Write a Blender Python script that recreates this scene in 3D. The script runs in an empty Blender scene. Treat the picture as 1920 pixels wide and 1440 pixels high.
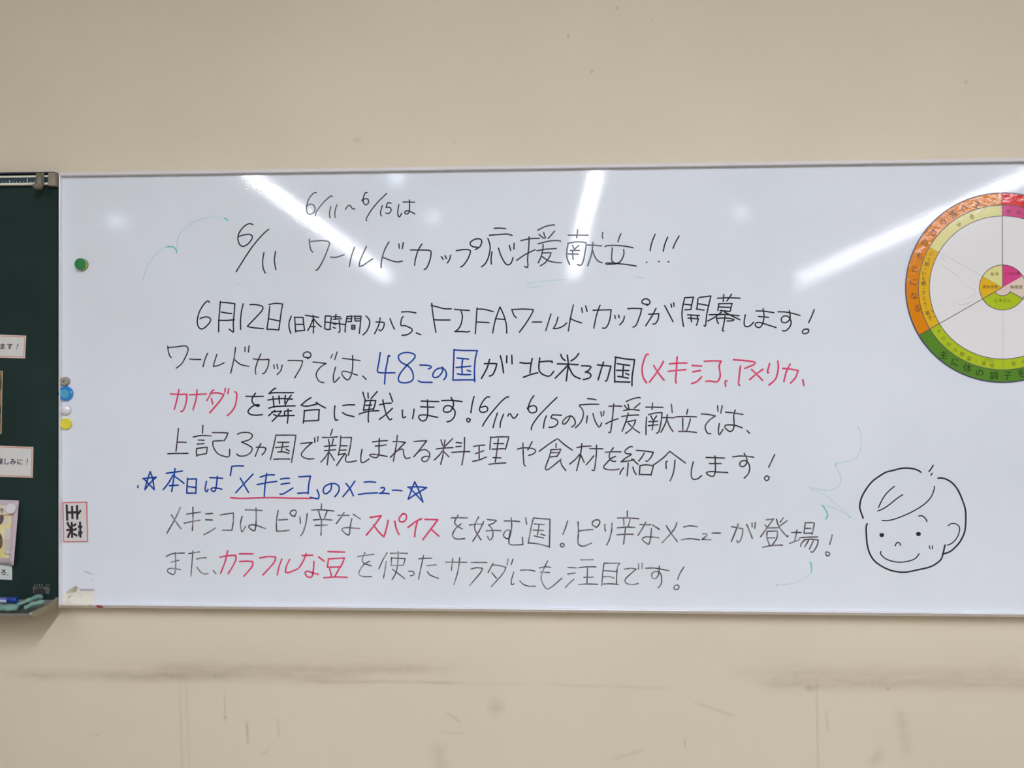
import bpy, bmesh, math, random
import numpy as np
from mathutils import Vector, Matrix

# ------------------------------------------------------------------ camera
C = bpy.context.scene.collection
scene = bpy.context.scene
EYE = Vector((0.0, -2.12, 1.5))
yaw, pitch, roll = -0.0438, 0.0053, -0.0025
F = Vector((math.sin(yaw) * math.cos(pitch), math.cos(yaw) * math.cos(pitch), math.sin(pitch)))
R = Vector((math.cos(yaw), -math.sin(yaw), 0))
U = R.cross(F)
R2 = math.cos(roll) * R + math.sin(roll) * U
U2 = -math.sin(roll) * R + math.cos(roll) * U
cam_data = bpy.data.cameras.new('camera')
cam_data.sensor_width = 36.0
cam_data.sensor_fit = 'HORIZONTAL'
cam_data.lens = 1450.0 / 1920.0 * 36.0
cam_data.clip_start = 0.05
cam = bpy.data.objects.new('camera', cam_data)
C.objects.link(cam)
m = Matrix((R2, U2, -F)).transposed().to_4x4()
m.translation = EYE
cam.matrix_world = m
scene.camera = cam

# ------------------------------------------------------------------ world, exposure
world = bpy.data.worlds.new('world')
scene.world = world
world.use_nodes = True
world.node_tree.nodes['Background'].inputs[0].default_value = (0.8, 0.85, 0.9, 1)
world.node_tree.nodes['Background'].inputs[1].default_value = 0.05
vs = scene.view_settings
scene.display_settings.display_device = 'sRGB'
vs.view_transform = 'Standard'
vs.look = 'None'
vs.exposure = 0.0
vs.gamma = 1.0
vs.use_curve_mapping = False
LAMP_STRENGTH = 121.0
CAN_STRENGTH = 16.0
LAMP_RGB = (0.80, 0.83, 0.93, 1)

WALL_Y = 0.036          # painted wall, boards stand proud of it
BX0, BZ0 = -1.360, 0.899  # inner lower left corner of the white surface
BX1, BZ1 = 2.05, 2.099
CEIL = 3.55

# ------------------------------------------------------------------ materials
def lin(c):
    def f(v):
        v /= 255.0
        return v / 12.92 if v <= 0.04045 else ((v + 0.055) / 1.055) ** 2.4
    return (f(c[0]), f(c[1]), f(c[2]), 1.0)

def mat(name, rgb, rough=0.6, spec=0.5, metal=0.0, bump=None, tint=None, coat=0.0, coat_rough=0.1,
        trans=0.0, emit=None):
    """rgb in sRGB 0-255. bump=(scale, strength, distance); tint=(rgb2, scale, low, high)"""
    M = bpy.data.materials.new(name)
    M.use_nodes = True
    nt = M.node_tree
    b = nt.nodes['Principled BSDF']
    b.inputs['Base Color'].default_value = lin(rgb)
    b.inputs['Roughness'].default_value = rough
    b.inputs['Specular IOR Level'].default_value = spec
    b.inputs['Metallic'].default_value = metal
    b.inputs['Coat Weight'].default_value = coat
    b.inputs['Coat Roughness'].default_value = coat_rough
    b.inputs['Transmission Weight'].default_value = trans
    if emit:
        b.inputs['Emission Color'].default_value = emit[0]
        b.inputs['Emission Strength'].default_value = emit[1]
    tc = nt.nodes.new('ShaderNodeTexCoord')
    if bump:
        n = nt.nodes.new('ShaderNodeTexNoise')
        n.inputs['Scale'].default_value = bump[0]
        n.inputs['Detail'].default_value = 2.0
        bp = nt.nodes.new('ShaderNodeBump')
        bp.inputs['Strength'].default_value = bump[1]
        bp.inputs['Distance'].default_value = bump[2]
        nt.links.new(tc.outputs['Object'], n.inputs['Vector'])
        nt.links.new(n.outputs['Fac'], bp.inputs['Height'])
        nt.links.new(bp.outputs['Normal'], b.inputs['Normal'])
    if tint:
        n2 = nt.nodes.new('ShaderNodeTexNoise')
        n2.inputs['Scale'].default_value = tint[1]
        n2.inputs['Detail'].default_value = 3.0
        mr = nt.nodes.new('ShaderNodeMapRange')
        mr.inputs['From Min'].default_value = tint[2]
        mr.inputs['From Max'].default_value = tint[3]
        mx = nt.nodes.new('ShaderNodeMix')
        mx.data_type = 'RGBA'
        mx.inputs[6].default_value = lin(rgb)
        mx.inputs[7].default_value = lin(tint[0])
        nt.links.new(tc.outputs['Object'], n2.inputs['Vector'])
        nt.links.new(n2.outputs['Fac'], mr.inputs['Value'])
        nt.links.new(mr.outputs['Result'], mx.inputs[0])
        nt.links.new(mx.outputs[2], b.inputs['Base Color'])
    return M

MB = dict(bump=(260, 0.05, 0.004))
M = {
    'board': mat('whiteboard_enamel', (226, 231, 236), rough=0.045, spec=0.5, bump=(200, 0.032, 0.0018),
                 tint=((221, 226, 230), 2.2, 0.4, 0.65)),
    'aluminium': mat('anodised_aluminium', (236, 234, 238), rough=0.34, metal=0.2),
    'ink_dark': mat('black_marker_ink', (38, 35, 47), rough=0.16, tint=((66, 60, 74), 55, 0.5, 0.72)),
    'ink_mid': mat('worn_black_marker_ink', (58, 50, 58), rough=0.16, tint=((106, 97, 104), 45, 0.46, 0.7)),
    'ink_thin': mat('dry_black_marker_ink', (80, 71, 80), rough=0.16, tint=((150, 144, 150), 40, 0.42, 0.66)),
    'ink_blue': mat('blue_marker_ink', (24, 62, 150), rough=0.16, tint=((40, 88, 175), 50, 0.45, 0.7)),
    'ink_blue_faint': mat('faint_blue_ink', (165, 172, 208), rough=0.16),
    'ink_pink': mat('pink_red_marker_ink', (214, 62, 100), rough=0.16, tint=((222, 96, 128), 45, 0.45, 0.7)),
    'ink_teal': mat('green_marker_ink', (104, 196, 182), rough=0.16, tint=((140, 208, 198), 60, 0.4, 0.7)),
    'ink_teal_faint': mat('dry_green_marker_ink', (184, 214, 214), rough=0.16, tint=((208, 224, 228), 30, 0.4, 0.6)),
    'slate': mat('green_chalkboard', (24, 44, 39), rough=0.75, spec=0.25, bump=(900, 0.1, 0.001),
                 tint=((28, 49, 45), 6, 0.4, 0.65)),
    'dark_line': mat('dark_violet_trim', (34, 32, 52), rough=0.6),  # dark violet strip along the chalkboard's top edge
    'cream': mat('cream_rail', (226, 226, 208), rough=0.45),
    'ruler': mat('dark_ruler_strip', (36, 58, 64), rough=0.5),
    'ruler_tick': mat('pale_ruler_print', (190, 205, 200), rough=0.6),
    'beige_plastic': mat('beige_plastic', (148, 138, 116), rough=0.5, tint=((136, 126, 106), 40, 0.4, 0.7)),
    'dull_brass': mat('dull_brown_plastic', (112, 105, 84), rough=0.35, spec=0.6),
    'tray_metal': mat('tray_aluminium', (140, 141, 132), rough=0.45, metal=0.4),
    'paper': mat('white_paper', (214, 212, 206), rough=0.75),
    'paper_cool': mat('cool_white_paper', (206, 212, 206), rough=0.75),
    'paper_edge': mat('orange_print_line', (206, 140, 122), rough=0.75),
    'paper_peach': mat('peach_paper_border', (222, 200, 186), rough=0.75),
    'print': mat('dark_violet_print', (52, 40, 58), rough=0.6),
    'print_black': mat('black_print', (38, 22, 36), rough=0.6),
    'red_line': mat('red_print_line', (212, 104, 110), rough=0.6),
    'mag_green': mat('green_plastic', (38, 128, 66), rough=0.4),
    'mag_lime': mat('lime_yellow_plastic', (196, 204, 96), rough=0.4),
    'mag_black': mat('black_ferrite', (44, 42, 42), rough=0.7),
    'mag_grey': mat('taupe_plastic', (156, 146, 132), rough=0.5),
    'hole': mat('hole_shade_paint', (40, 26, 26), rough=0.9),
    'mag_blue': mat('clear_blue_plastic', (36, 134, 208), rough=0.12, coat=0.6),
    'mag_cyan': mat('blue_plastic_face', (78, 166, 196), rough=0.3, coat=0.3),
    'mag_white': mat('white_plastic', (224, 222, 226), rough=0.16, coat=0.5),
    'mag_yellow': mat('yellow_plastic', (226, 212, 62), rough=0.4),
    'poster_pink': mat('mauve_paper', (194, 177, 183), rough=0.6),
    'poster_yellow': mat('yellow_print', (222, 204, 110), rough=0.6, tint=((232, 222, 168), 18, 0.4, 0.6)),
    'poster_pale': mat('pale_print', (216, 208, 200), rough=0.6),
    'poster_cream': mat('cream_print', (222, 214, 190), rough=0.6),
    'poster_orange': mat('orange_print', (214, 160, 120), rough=0.6),
    'seed': mat('brown_seed_print', (84, 70, 62), rough=0.6, tint=((122, 104, 92), 90, 0.4, 0.65)),
    'photo': mat('printed_photo', (150, 118, 84), rough=0.35, tint=((60, 48, 44), 22, 0.42, 0.6)),
    'photo_edge': mat('photo_border', (206, 196, 160), rough=0.4),
    'sticker': mat('yellowed_sticker', (232, 227, 214), rough=0.5, tint=((216, 207, 188), 30, 0.45, 0.65)),
    'sticker_dirty': mat('torn_sticker_backing', (176, 162, 138), rough=0.8, tint=((206, 196, 172), 60, 0.4, 0.6)),
    'sticker_mauve': mat('greyed_sticker_strip', (180, 174, 186), rough=0.5),
    'red_sticker': mat('red_sticker', (196, 44, 60), rough=0.5, tint=((214, 84, 96), 200, 0.5, 0.7)),
    'plate': mat('metal_name_plate', (112, 116, 112), rough=0.35, metal=0.4, tint=((70, 74, 72), 80, 0.45, 0.6)),
    'plate_print': mat('tarnished_gold_print', (134, 132, 104), rough=0.5),
    'cloth': mat('teal_cloth', (122, 158, 147), rough=0.9, spec=0.1, bump=(700, 0.5, 0.002),
                 tint=((102, 140, 130), 30, 0.4, 0.65)),
    'cloth_dark': mat('dark_cloth', (52, 54, 56), rough=0.9, spec=0.1),
    'pen_blue': mat('blue_pen_plastic', (32, 62, 148), rough=0.3),
    'pen_white': mat('pen_label', (196, 204, 226), rough=0.4),
    'pen_grey': mat('pen_body', (80, 96, 150), rough=0.4),
    'chart_white': mat('laminated_white', (231, 229, 226), rough=0.1, bump=(48, 0.05, 0.003)),
    'chart_orange': mat('laminated_orange', (222, 134, 16), rough=0.1, bump=(60, 0.20, 0.003)),
    'chart_red': mat('laminated_red', (218, 40, 32), rough=0.1, bump=(60, 0.15, 0.003)),
    'chart_green': mat('laminated_green', (88, 136, 42), rough=0.1, bump=(48, 0.06, 0.003)),
    'chart_pale': mat('laminated_pale_yellow', (225, 219, 146), rough=0.1, bump=(48, 0.06, 0.003)),
    'chart_gold': mat('laminated_gold', (228, 180, 38), rough=0.1, bump=(48, 0.06, 0.003)),
    'chart_lime': mat('laminated_lime', (176, 197, 38), rough=0.1, bump=(48, 0.06, 0.003)),
    'chart_pink': mat('laminated_pink', (216, 72, 134), rough=0.1, bump=(48, 0.06, 0.003)),
    'chart_beige': mat('laminated_beige', (226, 206, 190), rough=0.1, bump=(48, 0.06, 0.003)),
    'chart_line': mat('chart_line_print', (84, 74, 92), rough=0.2),
    'chart_edge': mat('chart_edge_print', (62, 66, 96), rough=0.2),
    'chart_text': mat('chart_text_print', (86, 60, 40), rough=0.2),
    'chart_text_green': mat('chart_dark_green_print', (36, 56, 24), rough=0.2),
    'chart_text_olive': mat('chart_olive_print', (120, 110, 50), rough=0.2),
    'film': mat('clear_film_wrinkle', (228, 226, 224), rough=0.08, coat=0.5),
    'ceiling': mat('white_ceiling', (196, 196, 193), rough=0.9),
    'side_wall': mat('painted_room_wall', (176, 170, 158), rough=0.8),
    'floor': mat('brown_floor', (158, 146, 128), rough=0.5, tint=((144, 132, 114), 3, 0.4, 0.6)),
    'lamp_white': mat('white_lamp_housing', (230, 230, 230), rough=0.5),
    'diffuser': mat('added_near_diffuser_left', (255, 255, 255), emit=(LAMP_RGB, LAMP_STRENGTH * 0.55)),
    'diffuser_far': mat('dimmer_fluorescent_diffuser', (255, 255, 255), emit=(LAMP_RGB, 92.0)),
    'diffuser_bright': mat('added_near_diffuser_middle', (255, 255, 255), emit=(LAMP_RGB, LAMP_STRENGTH * 3.1)),  # strength chosen so the added middle lamp brightens the wall's centre
    'diffuser_mid': mat('added_near_diffuser_right', (255, 255, 255), emit=(LAMP_RGB, LAMP_STRENGTH * 0.72)),  # strength picked for the wall's fall-off towards the right
    'can': mat('cool_downlight_lens', (255, 255, 255), emit=((0.72, 0.88, 1.0, 1), CAN_STRENGTH)),
}

def wall_material():
    W = bpy.data.materials.new('beige_painted_wall')
    W.use_nodes = True
    N, L = W.node_tree.nodes, W.node_tree.links
    b = N['Principled BSDF']
    b.inputs['Roughness'].default_value = 0.7
    b.inputs['Specular IOR Level'].default_value = 0.25
    tc = N.new('ShaderNodeTexCoord')
    def noise(scale):
        n = N.new('ShaderNodeTexNoise'); n.inputs['Scale'].default_value = scale
        n.inputs['Detail'].default_value = 3.0
        L.new(tc.outputs['Object'], n.inputs['Vector'])
        return n.outputs['Fac']
    base = N.new('ShaderNodeMix'); base.data_type = 'RGBA'
    base.inputs[6].default_value = lin(WALL_RGB); base.inputs[7].default_value = lin(WALL_RGB2)
    mr = N.new('ShaderNodeMapRange'); mr.inputs['From Min'].default_value = 0.38; mr.inputs['From Max'].default_value = 0.66
    L.new(noise(1.6), mr.inputs['Value']); L.new(mr.outputs[0], base.inputs[0])
    at = N.new('ShaderNodeAttribute'); at.attribute_name = 'dirt'
    mx = N.new('ShaderNodeMix'); mx.data_type = 'RGBA'
    L.new(at.outputs['Fac'], mx.inputs[0]); L.new(base.outputs[2], mx.inputs[6])
    mx.inputs[7].default_value = lin((150, 130, 104))
    L.new(mx.outputs[2], b.inputs['Base Color'])
    bp = N.new('ShaderNodeBump'); bp.inputs['Strength'].default_value = 0.08; bp.inputs['Distance'].default_value = 0.002
    L.new(noise(120.0), bp.inputs['Height']); L.new(bp.outputs[0], b.inputs['Normal'])
    return W

WALL_RGB, WALL_RGB2 = (219, 208, 182), (215, 204, 179)
STAINS = [   # start, end, half width, amount, end fade
    ((-1.4564, 0.6848), (-0.9435, 0.6887), 0.016, 0.45, 0.10),
    ((-1.0978, 0.6836), (-0.6377, 0.6900), 0.018, 0.42, 0.14),
    ((-1.0360, 0.7101), (-0.3656, 0.7116), 0.014, 0.40, 0.10),
    ((-1.1909, 0.7187), (-0.3957, 0.7201), 0.05, 0.14, 0.2),
    ((-0.6377, 0.6780), (-0.2906, 0.6754), 0.005, 0.40, 0.06),
    ((-0.2906, 0.6754), (-0.0966, 0.6752), 0.003, 0.25, 0.06),
    ((0.6430, 0.6886), (1.2976, 0.6922), 0.017, 0.42, 0.06),
    ((0.7367, 0.7176), (1.2978, 0.7195), 0.022, 0.26, 0.2),
    ((0.6070, 0.7159), (1.2627, 0.7248), 0.06, 0.14, 0.1),
    ((0.7380, 0.6769), (0.7413, 0.4512), 0.004, 0.4, 0.03),
    ((-1.0391, 0.6210), (-1.0330, 0.4173), 0.006, 0.25, 0.05),
    ((-1.0206, 0.6288), (-1.0129, 0.4177), 0.006, 0.2, 0.05),
    ((-0.9113, 0.6304), (-0.9098, 0.5702), 0.003, 0.5, 0.02),
    ((-0.9098, 0.5702), (-0.9098, 0.5687), 0.005, 1.0, 0.004),
    ((-0.8469, 0.5517), (-0.8438, 0.5036), 0.004, 0.7, 0.01),
    ((-0.7582, 0.5621), (-0.7551, 0.5231), 0.003, 0.5, 0.01),
    ((-0.1414, 0.6108), (-0.1414, 0.6108), 0.026, 0.5, 0.026),
    ((-0.3030, 0.4833), (-0.2971, 0.4388), 0.024, 0.35, 0.03),
    ((-0.2758, 0.5923), (-0.2459, 0.5705), 0.003, 0.5, 0.01),
    ((-0.2879, 0.5401), (-0.2430, 0.5364), 0.003, 0.4, 0.01),
    ((0.4182, 0.6282), (0.5023, 0.6003), 0.004, 0.35, 0.02),
    ((0.1983, 0.4776), (0.2497, 0.4933), 0.006, 0.35, 0.02),
    ((0.3799, 0.5249), (0.3799, 0.5161), 0.003, 0.8, 0.01),
    ((0.7649, 0.5972), (0.7676, 0.5725), 0.004, 0.4, 0.02),
    ((0.9650, 0.6004), (0.9788, 0.5209), 0.018, 0.3, 0.03),
    ((0.9046, 0.4978), (0.8931, 0.4831), 0.016, 0.4, 0.02),
    ((0.7150, 0.6765), (0.7222, 0.6752), 0.008, 0.6, 0.01),
    ((0.9297, 0.6782), (0.9297, 0.6767), 0.004, 0.9, 0.004),
    ((0.6257, 0.7001), (0.6257, 0.6986), 0.004, 0.6, 0.004),
    ((0.0221, 0.6739), (0.3089, 0.6751), 0.004, 0.25, 0.04),
    ((0.1991, 2.5579), (0.2006, 2.5549), 0.004, 0.8, 0.004),
    ((0.0642, 2.4836), (0.0657, 2.4791), 0.004, 0.6, 0.004),
    ((0.1291, 2.3839), (0.1306, 2.3794), 0.004, 0.9, 0.004),
    ((1.1460, 2.3324), (1.1474, 2.3309), 0.004, 0.8, 0.004),
    ((0.2977, 2.5214), (0.2977, 2.5214), 0.004, 0.6, 0.004),
    ((-0.5324, 2.2015), (-0.5263, 2.2014), 0.008, 0.4, 0.01),
    ((-0.2545, 2.1924), (-0.2545, 2.1924), 0.004, 0.5, 0.004),
    ((-1.2827, 0.5141), (-1.2827, 0.5126), 0.005, 0.6, 0.004),
    ((-0.7903, 0.4760), (-0.7995, 0.4698), 0.004, 0.4, 0.01),
]
M['wall'] = wall_material()

# ------------------------------------------------------------------ mesh helpers
def obj(name, bm, mats, parent=None, smooth=False):
    me = bpy.data.meshes.new(name)
    if smooth != 'flat': bmesh.ops.recalc_face_normals(bm, faces=bm.faces)
    bm.to_mesh(me); bm.free()
    if not isinstance(mats, (list, tuple)): mats = [mats]
    for k in mats: me.materials.append(M[k])
    if smooth is True:
        for p in me.polygons: p.use_smooth = True
    o = bpy.data.objects.new(name, me)
    C.objects.link(o)
    if parent is not None:
        o.parent = parent
        o.matrix_parent_inverse = Matrix.Translation(parent.location).inverted()
    return o

def tag(o, label, cat, group=None):
    o['label'] = label; o['category'] = cat
    if group: o['group'] = group
    return o

def thing(name, label, cat, loc, group=None):
    o = bpy.data.objects.new(name, None); C.objects.link(o)
    o.location = loc; o.empty_display_size = 0.05
    return tag(o, label, cat, group)

def struct(name, bm, mats):
    o = obj(name, bm, mats); o['kind'] = 'structure'; return o

def box(bm, x0, x1, y0, y1, z0, z1, bevel=0.0, mi=0):
    vs_ = [bm.verts.new(p) for p in ((x0, y0, z0), (x1, y0, z0), (x1, y1, z0), (x0, y1, z0),
                                     (x0, y0, z1), (x1, y0, z1), (x1, y1, z1), (x0, y1, z1))]
    fs = [bm.faces.new([vs_[i] for i in q]) for q in ((0, 1, 5, 4), (1, 2, 6, 5), (2, 3, 7, 6), (3, 0, 4, 7), (4, 5, 6, 7), (3, 2, 1, 0))]
    for f in fs: f.material_index = mi
    if bevel > 0:
        es = set(e for f in fs for e in f.edges)
        r = bmesh.ops.bevel(bm, geom=list(es), offset=bevel, segments=2, affect='EDGES', profile=0.5)
        for f in r['faces']: f.material_index = mi
    return bm

def sweep(bm, prof, a, b, close=True, mi=0):
    """extrude a list of (y,z) points from x=a to x=b (prism along x)"""
    A = [bm.verts.new((a, y, z)) for y, z in prof]
    B = [bm.verts.new((b, y, z)) for y, z in prof]
    n = len(prof)
    for i in range(n):
        j = (i + 1) % n
        bm.faces.new((A[i], A[j], B[j], B[i])).material_index = mi
    if close:
        bm.faces.new(A).material_index = mi
        bm.faces.new(list(reversed(B))).material_index = mi

def lathe(bm, cx, cz, prof, n=48, y0=0.0, mis=None):
    """turn a (radius, height toward the room) profile about an axis square to the wall"""
    rings = []
    for r, h in prof:
        if r < 1e-6:
            rings.append([bm.verts.new((cx, y0 - h, cz))])
        else:
            rings.append([bm.verts.new((cx + r * math.cos(2 * math.pi * i / n), y0 - h, cz + r * math.sin(2 * math.pi * i / n))) for i in range(n)])
    for k in range(len(rings) - 1):
        a, b = rings[k], rings[k + 1]
        for i in range(n):
            j = (i + 1) % n
            if len(a) == 1 and len(b) == 1: continue
            if len(a) == 1: f = bm.faces.new((a[0], b[i], b[j]))
            elif len(b) == 1: f = bm.faces.new((a[i], b[0], a[j]))
            else: f = bm.faces.new((a[i], b[i], b[j], a[j]))
            f.material_index = mis[k] if mis else 0

def tube_path(bm, pts, radii, n=12, mi=0, squash=1.0):
    """tube along 3-D points with a radius per point"""
    rings = []
    for i, p in enumerate(pts):
        p = Vector(p)
        t = (Vector(pts[min(i + 1, len(pts) - 1)]) - Vector(pts[max(i - 1, 0)])).normalized()
        s = t.cross(Vector((0, 0, 1)))
        if s.length < 1e-4: s = Vector((1, 0, 0))
        s.normalize(); u = s.cross(t)
        rings.append([bm.verts.new(p + radii[i] * (math.cos(2 * math.pi * k / n) * s + squash * math.sin(2 * math.pi * k / n) * u)) for k in range(n)])
    for a, b in zip(rings, rings[1:]):
        for k in range(n):
            j = (k + 1) % n
            bm.faces.new((a[k], a[j], b[j], b[k])).material_index = mi
    bm.faces.new(rings[0]).material_index = mi
    bm.faces.new(list(reversed(rings[-1]))).material_index = mi

def spline(pts, step):
    """Catmull-Rom through 2-D points, one point about every 'step'"""
    if len(pts) < 3: return pts
    P = [pts[0]] + list(pts) + [pts[-1]]
    out = []
    for i in range(1, len(P) - 2):
        p0, p1, p2, p3 = P[i - 1], P[i], P[i + 1], P[i + 2]
        n = max(2, int(math.hypot(p2[0] - p1[0], p2[1] - p1[1]) / step))
        for k in range(n):
            t = k / n
            out.append(tuple(0.5 * ((2 * p1[d]) + (-p0[d] + p2[d]) * t + (2 * p0[d] - 5 * p1[d] + 4 * p2[d] - p3[d]) * t * t
                                    + (-p0[d] + 3 * p1[d] - 3 * p2[d] + p3[d]) * t ** 3) for d in (0, 1)))
    out.append(pts[-1])
    return out

def ribbon(bm, pts, width, y, mi=0, taper=True):
    """a drawn line of ink on the plane y, rounded at both ends"""
    q = [pts[0]]
    for p in pts[1:]:
        if math.hypot(p[0] - q[-1][0], p[1] - q[-1][1]) > 1e-5: q.append(p)
    if len(q) < 2: q.append((q[0][0] + 2e-4, q[0][1]))
    h = width / 2
    n = len(q)
    Lf, Rt = [], []
    for i in range(n):
        a = q[max(i - 1, 0)]; b = q[min(i + 1, n - 1)]
        dx, dz = b[0] - a[0], b[1] - a[1]
        l = math.hypot(dx, dz) or 1e-9
        nx, nz = -dz / l, dx / l
        w = h
        Lf.append(bm.verts.new((q[i][0] + nx * w, y, q[i][1] + nz * w)))
        Rt.append(bm.verts.new((q[i][0] - nx * w, y, q[i][1] - nz * w)))
    for i in range(n - 1):
        bm.faces.new((Lf[i], Lf[i + 1], Rt[i + 1], Rt[i])).material_index = mi
    for end in (0, n - 1):
        a = q[end]; b = q[1] if end == 0 else q[n - 2]
        ang = math.atan2(a[1] - b[1], a[0] - b[0])
        fan = [bm.verts.new((a[0] + h * math.cos(ang + t), y, a[1] + h * math.sin(ang + t)))
               for t in (-math.pi / 3, -math.pi / 6, 0, math.pi / 6, math.pi / 3)]
        seq = [Rt[end] if end else Lf[end]] + fan + [Lf[end] if end else Rt[end]]
        bm.faces.new(seq).material_index = mi

def flip_to_room(bm):
    for f in bm.faces:
        f.normal_update()
        if f.normal.y > 0: f.normal_flip()

_em = {}
def glyphs(text, bold=0.0):
    """outline of printed text as (verts, polys) with an em of 1, centred"""
    key = (text, bold)
    if key in _em: return _em[key]
    cu = bpy.data.curves.new('type', 'FONT')
    cu.body = text; cu.size = 1.0; cu.align_x = 'CENTER'; cu.align_y = 'CENTER'; cu.resolution_u = 3
    cu.offset = bold
    o = bpy.data.objects.new('type', cu); C.objects.link(o)
    dg = bpy.context.evaluated_depsgraph_get(); dg.update()
    me = bpy.data.meshes.new_from_object(o.evaluated_get(dg))
    v = [(p.co.x, p.co.y) for p in me.vertices]; f = [tuple(p.vertices) for p in me.polygons]
    bpy.data.objects.remove(o); bpy.data.curves.remove(cu); bpy.data.meshes.remove(me)
    _em[key] = (v, f)
    return v, f

def em_scale():
    v, f = glyphs('\u56fd')
    return 0.88 / (max(p[1] for p in v) - min(p[1] for p in v))

def put_text(bm, text, x, z, em, y, rot=0.0, bold=0.0, mi=0, centre=True, sx=1.0):
    """print text with an em of 'em' metres round (x,z) on plane y; rot in degrees clockwise"""
    v, f = glyphs(text, bold)
    if not v: return
    k = em * EMS
    mx = (max(p[0] for p in v) + min(p[0] for p in v)) / 2
    mz = (max(p[1] for p in v) + min(p[1] for p in v)) / 2
    if not centre: mz = 0
    c, s = math.cos(math.radians(-rot)), math.sin(math.radians(-rot))
    vv = []
    for p in v:
        a, b = (p[0] - mx) * k * sx, (p[1] - mz) * k
        vv.append(bm.verts.new((x + a * c - b * s, y, z + a * s + b * c)))
    for q in f:
        try: bm.faces.new([vv[i] for i in q]).material_index = mi
        except ValueError: pass
EMS = em_scale()

def rect(bm, x0, x1, z0, z1, y, mi=0):
    bm.faces.new([bm.verts.new(p) for p in ((x0, y, z0), (x1, y, z0), (x1, y, z1), (x0, y, z1))]).material_index = mi

def quad(bm, pts, y, mi=0):
    bm.faces.new([bm.verts.new((p[0], y, p[1])) for p in pts]).material_index = mi

# ------------------------------------------------------------------ the room
def front_wall():
    """the painted wall behind the boards; a finer grid where dirt and scuffs sit on the paint"""
    rng = np.random.RandomState(7)
    def soft_noise(shape, cell):
        g = rng.rand(shape[0] // cell[0] + 3, shape[1] // cell[1] + 3)
        a = np.arange(shape[0]) / cell[0]; c = np.arange(shape[1]) / cell[1]
        ia, ic = a.astype(int), c.astype(int); fa, fc = (a - ia)[:, None], (c - ic)[None, :]
        fa, fc = fa * fa * (3 - 2 * fa), fc * fc * (3 - 2 * fc)
        return (g[ia][:, ic] * (1 - fa) * (1 - fc) + g[ia + 1][:, ic] * fa * (1 - fc) + g[ia][:, ic + 1] * (1 - fa) * fc + g[ia + 1][:, ic + 1] * fa * fc)
    V, Fc, D = [], [], []
    def grid(x0, x1, z0, z1, nx, nz):
        xs, zs = np.linspace(x0, x1, nx + 1), np.linspace(z0, z1, nz + 1)
        X, Z = np.meshgrid(xs, zs)
        d = np.zeros_like(X)
        if nx > 1:
            rag = 0.75 + 0.6 * soft_noise(X.shape, (3, 12)) * (0.5 + soft_noise(X.shape, (2, 3)))
            wob = 0.010 * (soft_noise(X.shape, (400, 60)) - 0.5) + 0.004 * (soft_noise(X.shape, (400, 14)) - 0.5)
            for (ax, az), (cx, cz), w, amt, e in STAINS:
                ln = max(math.hypot(cx - ax, cz - az), 1e-5)
                ux, uz = ((cx - ax) / ln, (cz - az) / ln) if ln > 1e-4 else (1.0, 0.0)
                t = (X - ax) * ux + (Z - az) * uz
                w, e = w * 1.5, e * 1.3
                q = (Z - az) * ux - (X - ax) * uz + (wob if ln > 0.2 and abs(ux) > 0.7 else 0)
                fall = np.clip(1 - np.maximum(np.abs(t - ln / 2) - ln / 2, 0) / e, 0, 1)
                cr = np.clip(1 - np.abs(q) / w, 0, 1)
                d += 0.55 * amt * fall * cr ** 1.2 * rag
        b0 = len(V)
        V.extend(zip(X.ravel(), [WALL_Y] * X.size, Z.ravel())); D.extend(np.clip(d, 0, 0.9).ravel())
        k = nx + 1
        for j in range(nz):
            Fc.extend((b0 + j * k + i, b0 + j * k + i + 1, b0 + (j + 1) * k + i + 1, b0 + (j + 1) * k + i) for i in range(nx))
    xa, xb = -1.62, 1.62
    zs = (0.0, 0.50, 0.885, 2.09, 2.62, CEIL)
    for (z0, z1, fine) in ((0.0, 0.42, 0), (0.42, 0.86, 2), (0.86, 2.12, 0), (2.12, 2.62, 1), (2.62, CEIL, 0)):
        if not fine:
            grid(-7.5, 7.5, z0, z1, 1, 1)
        else:
            st = 0.0032 if fine == 2 else 0.005
            grid(-7.5, xa, z0, z1, 1, 1); grid(xb, 7.5, z0, z1, 1, 1)
            grid(xa, xb, z0, z1, int((xb - xa) / st), int((z1 - z0) / st))
    n = len(V)
    V.extend([(-7.5, WALL_Y + 0.15, 0), (7.5, WALL_Y + 0.15, 0), (7.5, WALL_Y + 0.15, CEIL), (-7.5, WALL_Y + 0.15, CEIL),
              (-7.5, WALL_Y, 0), (7.5, WALL_Y, 0), (7.5, WALL_Y, CEIL), (-7.5, WALL_Y, CEIL)])
    D.extend([0.0] * 8)
    Fc.extend([(n, n + 3, n + 2, n + 1), (n + 4, n, n + 1, n + 5), (n + 5, n + 1, n + 2, n + 6), (n + 6, n + 2, n + 3, n + 7), (n + 7, n + 3, n, n + 4)])
    me = bpy.data.meshes.new('wall_front'); me.from_pydata(V, [], Fc)
    at = me.attributes.new('dirt', 'FLOAT', 'POINT'); at.data.foreach_set('value', np.array(D, dtype=np.float32))
    me.materials.append(M['wall'])
    o = bpy.data.objects.new('wall_front', me); C.objects.link(o); o['kind'] = 'structure'
front_wall()
bm = bmesh.new(); box(bm, -7.5, 7.5, -12.65, -12.5, 0, CEIL); struct('wall_back', bm, 'side_wall')
bm = bmesh.new(); box(bm, -7.65, -7.5, -12.5, WALL_Y, 0, CEIL); struct('wall_left', bm, 'side_wall')
bm = bmesh.new(); box(bm, 7.5, 7.65, -12.5, WALL_Y, 0, CEIL); struct('wall_right', bm, 'side_wall')
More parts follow.
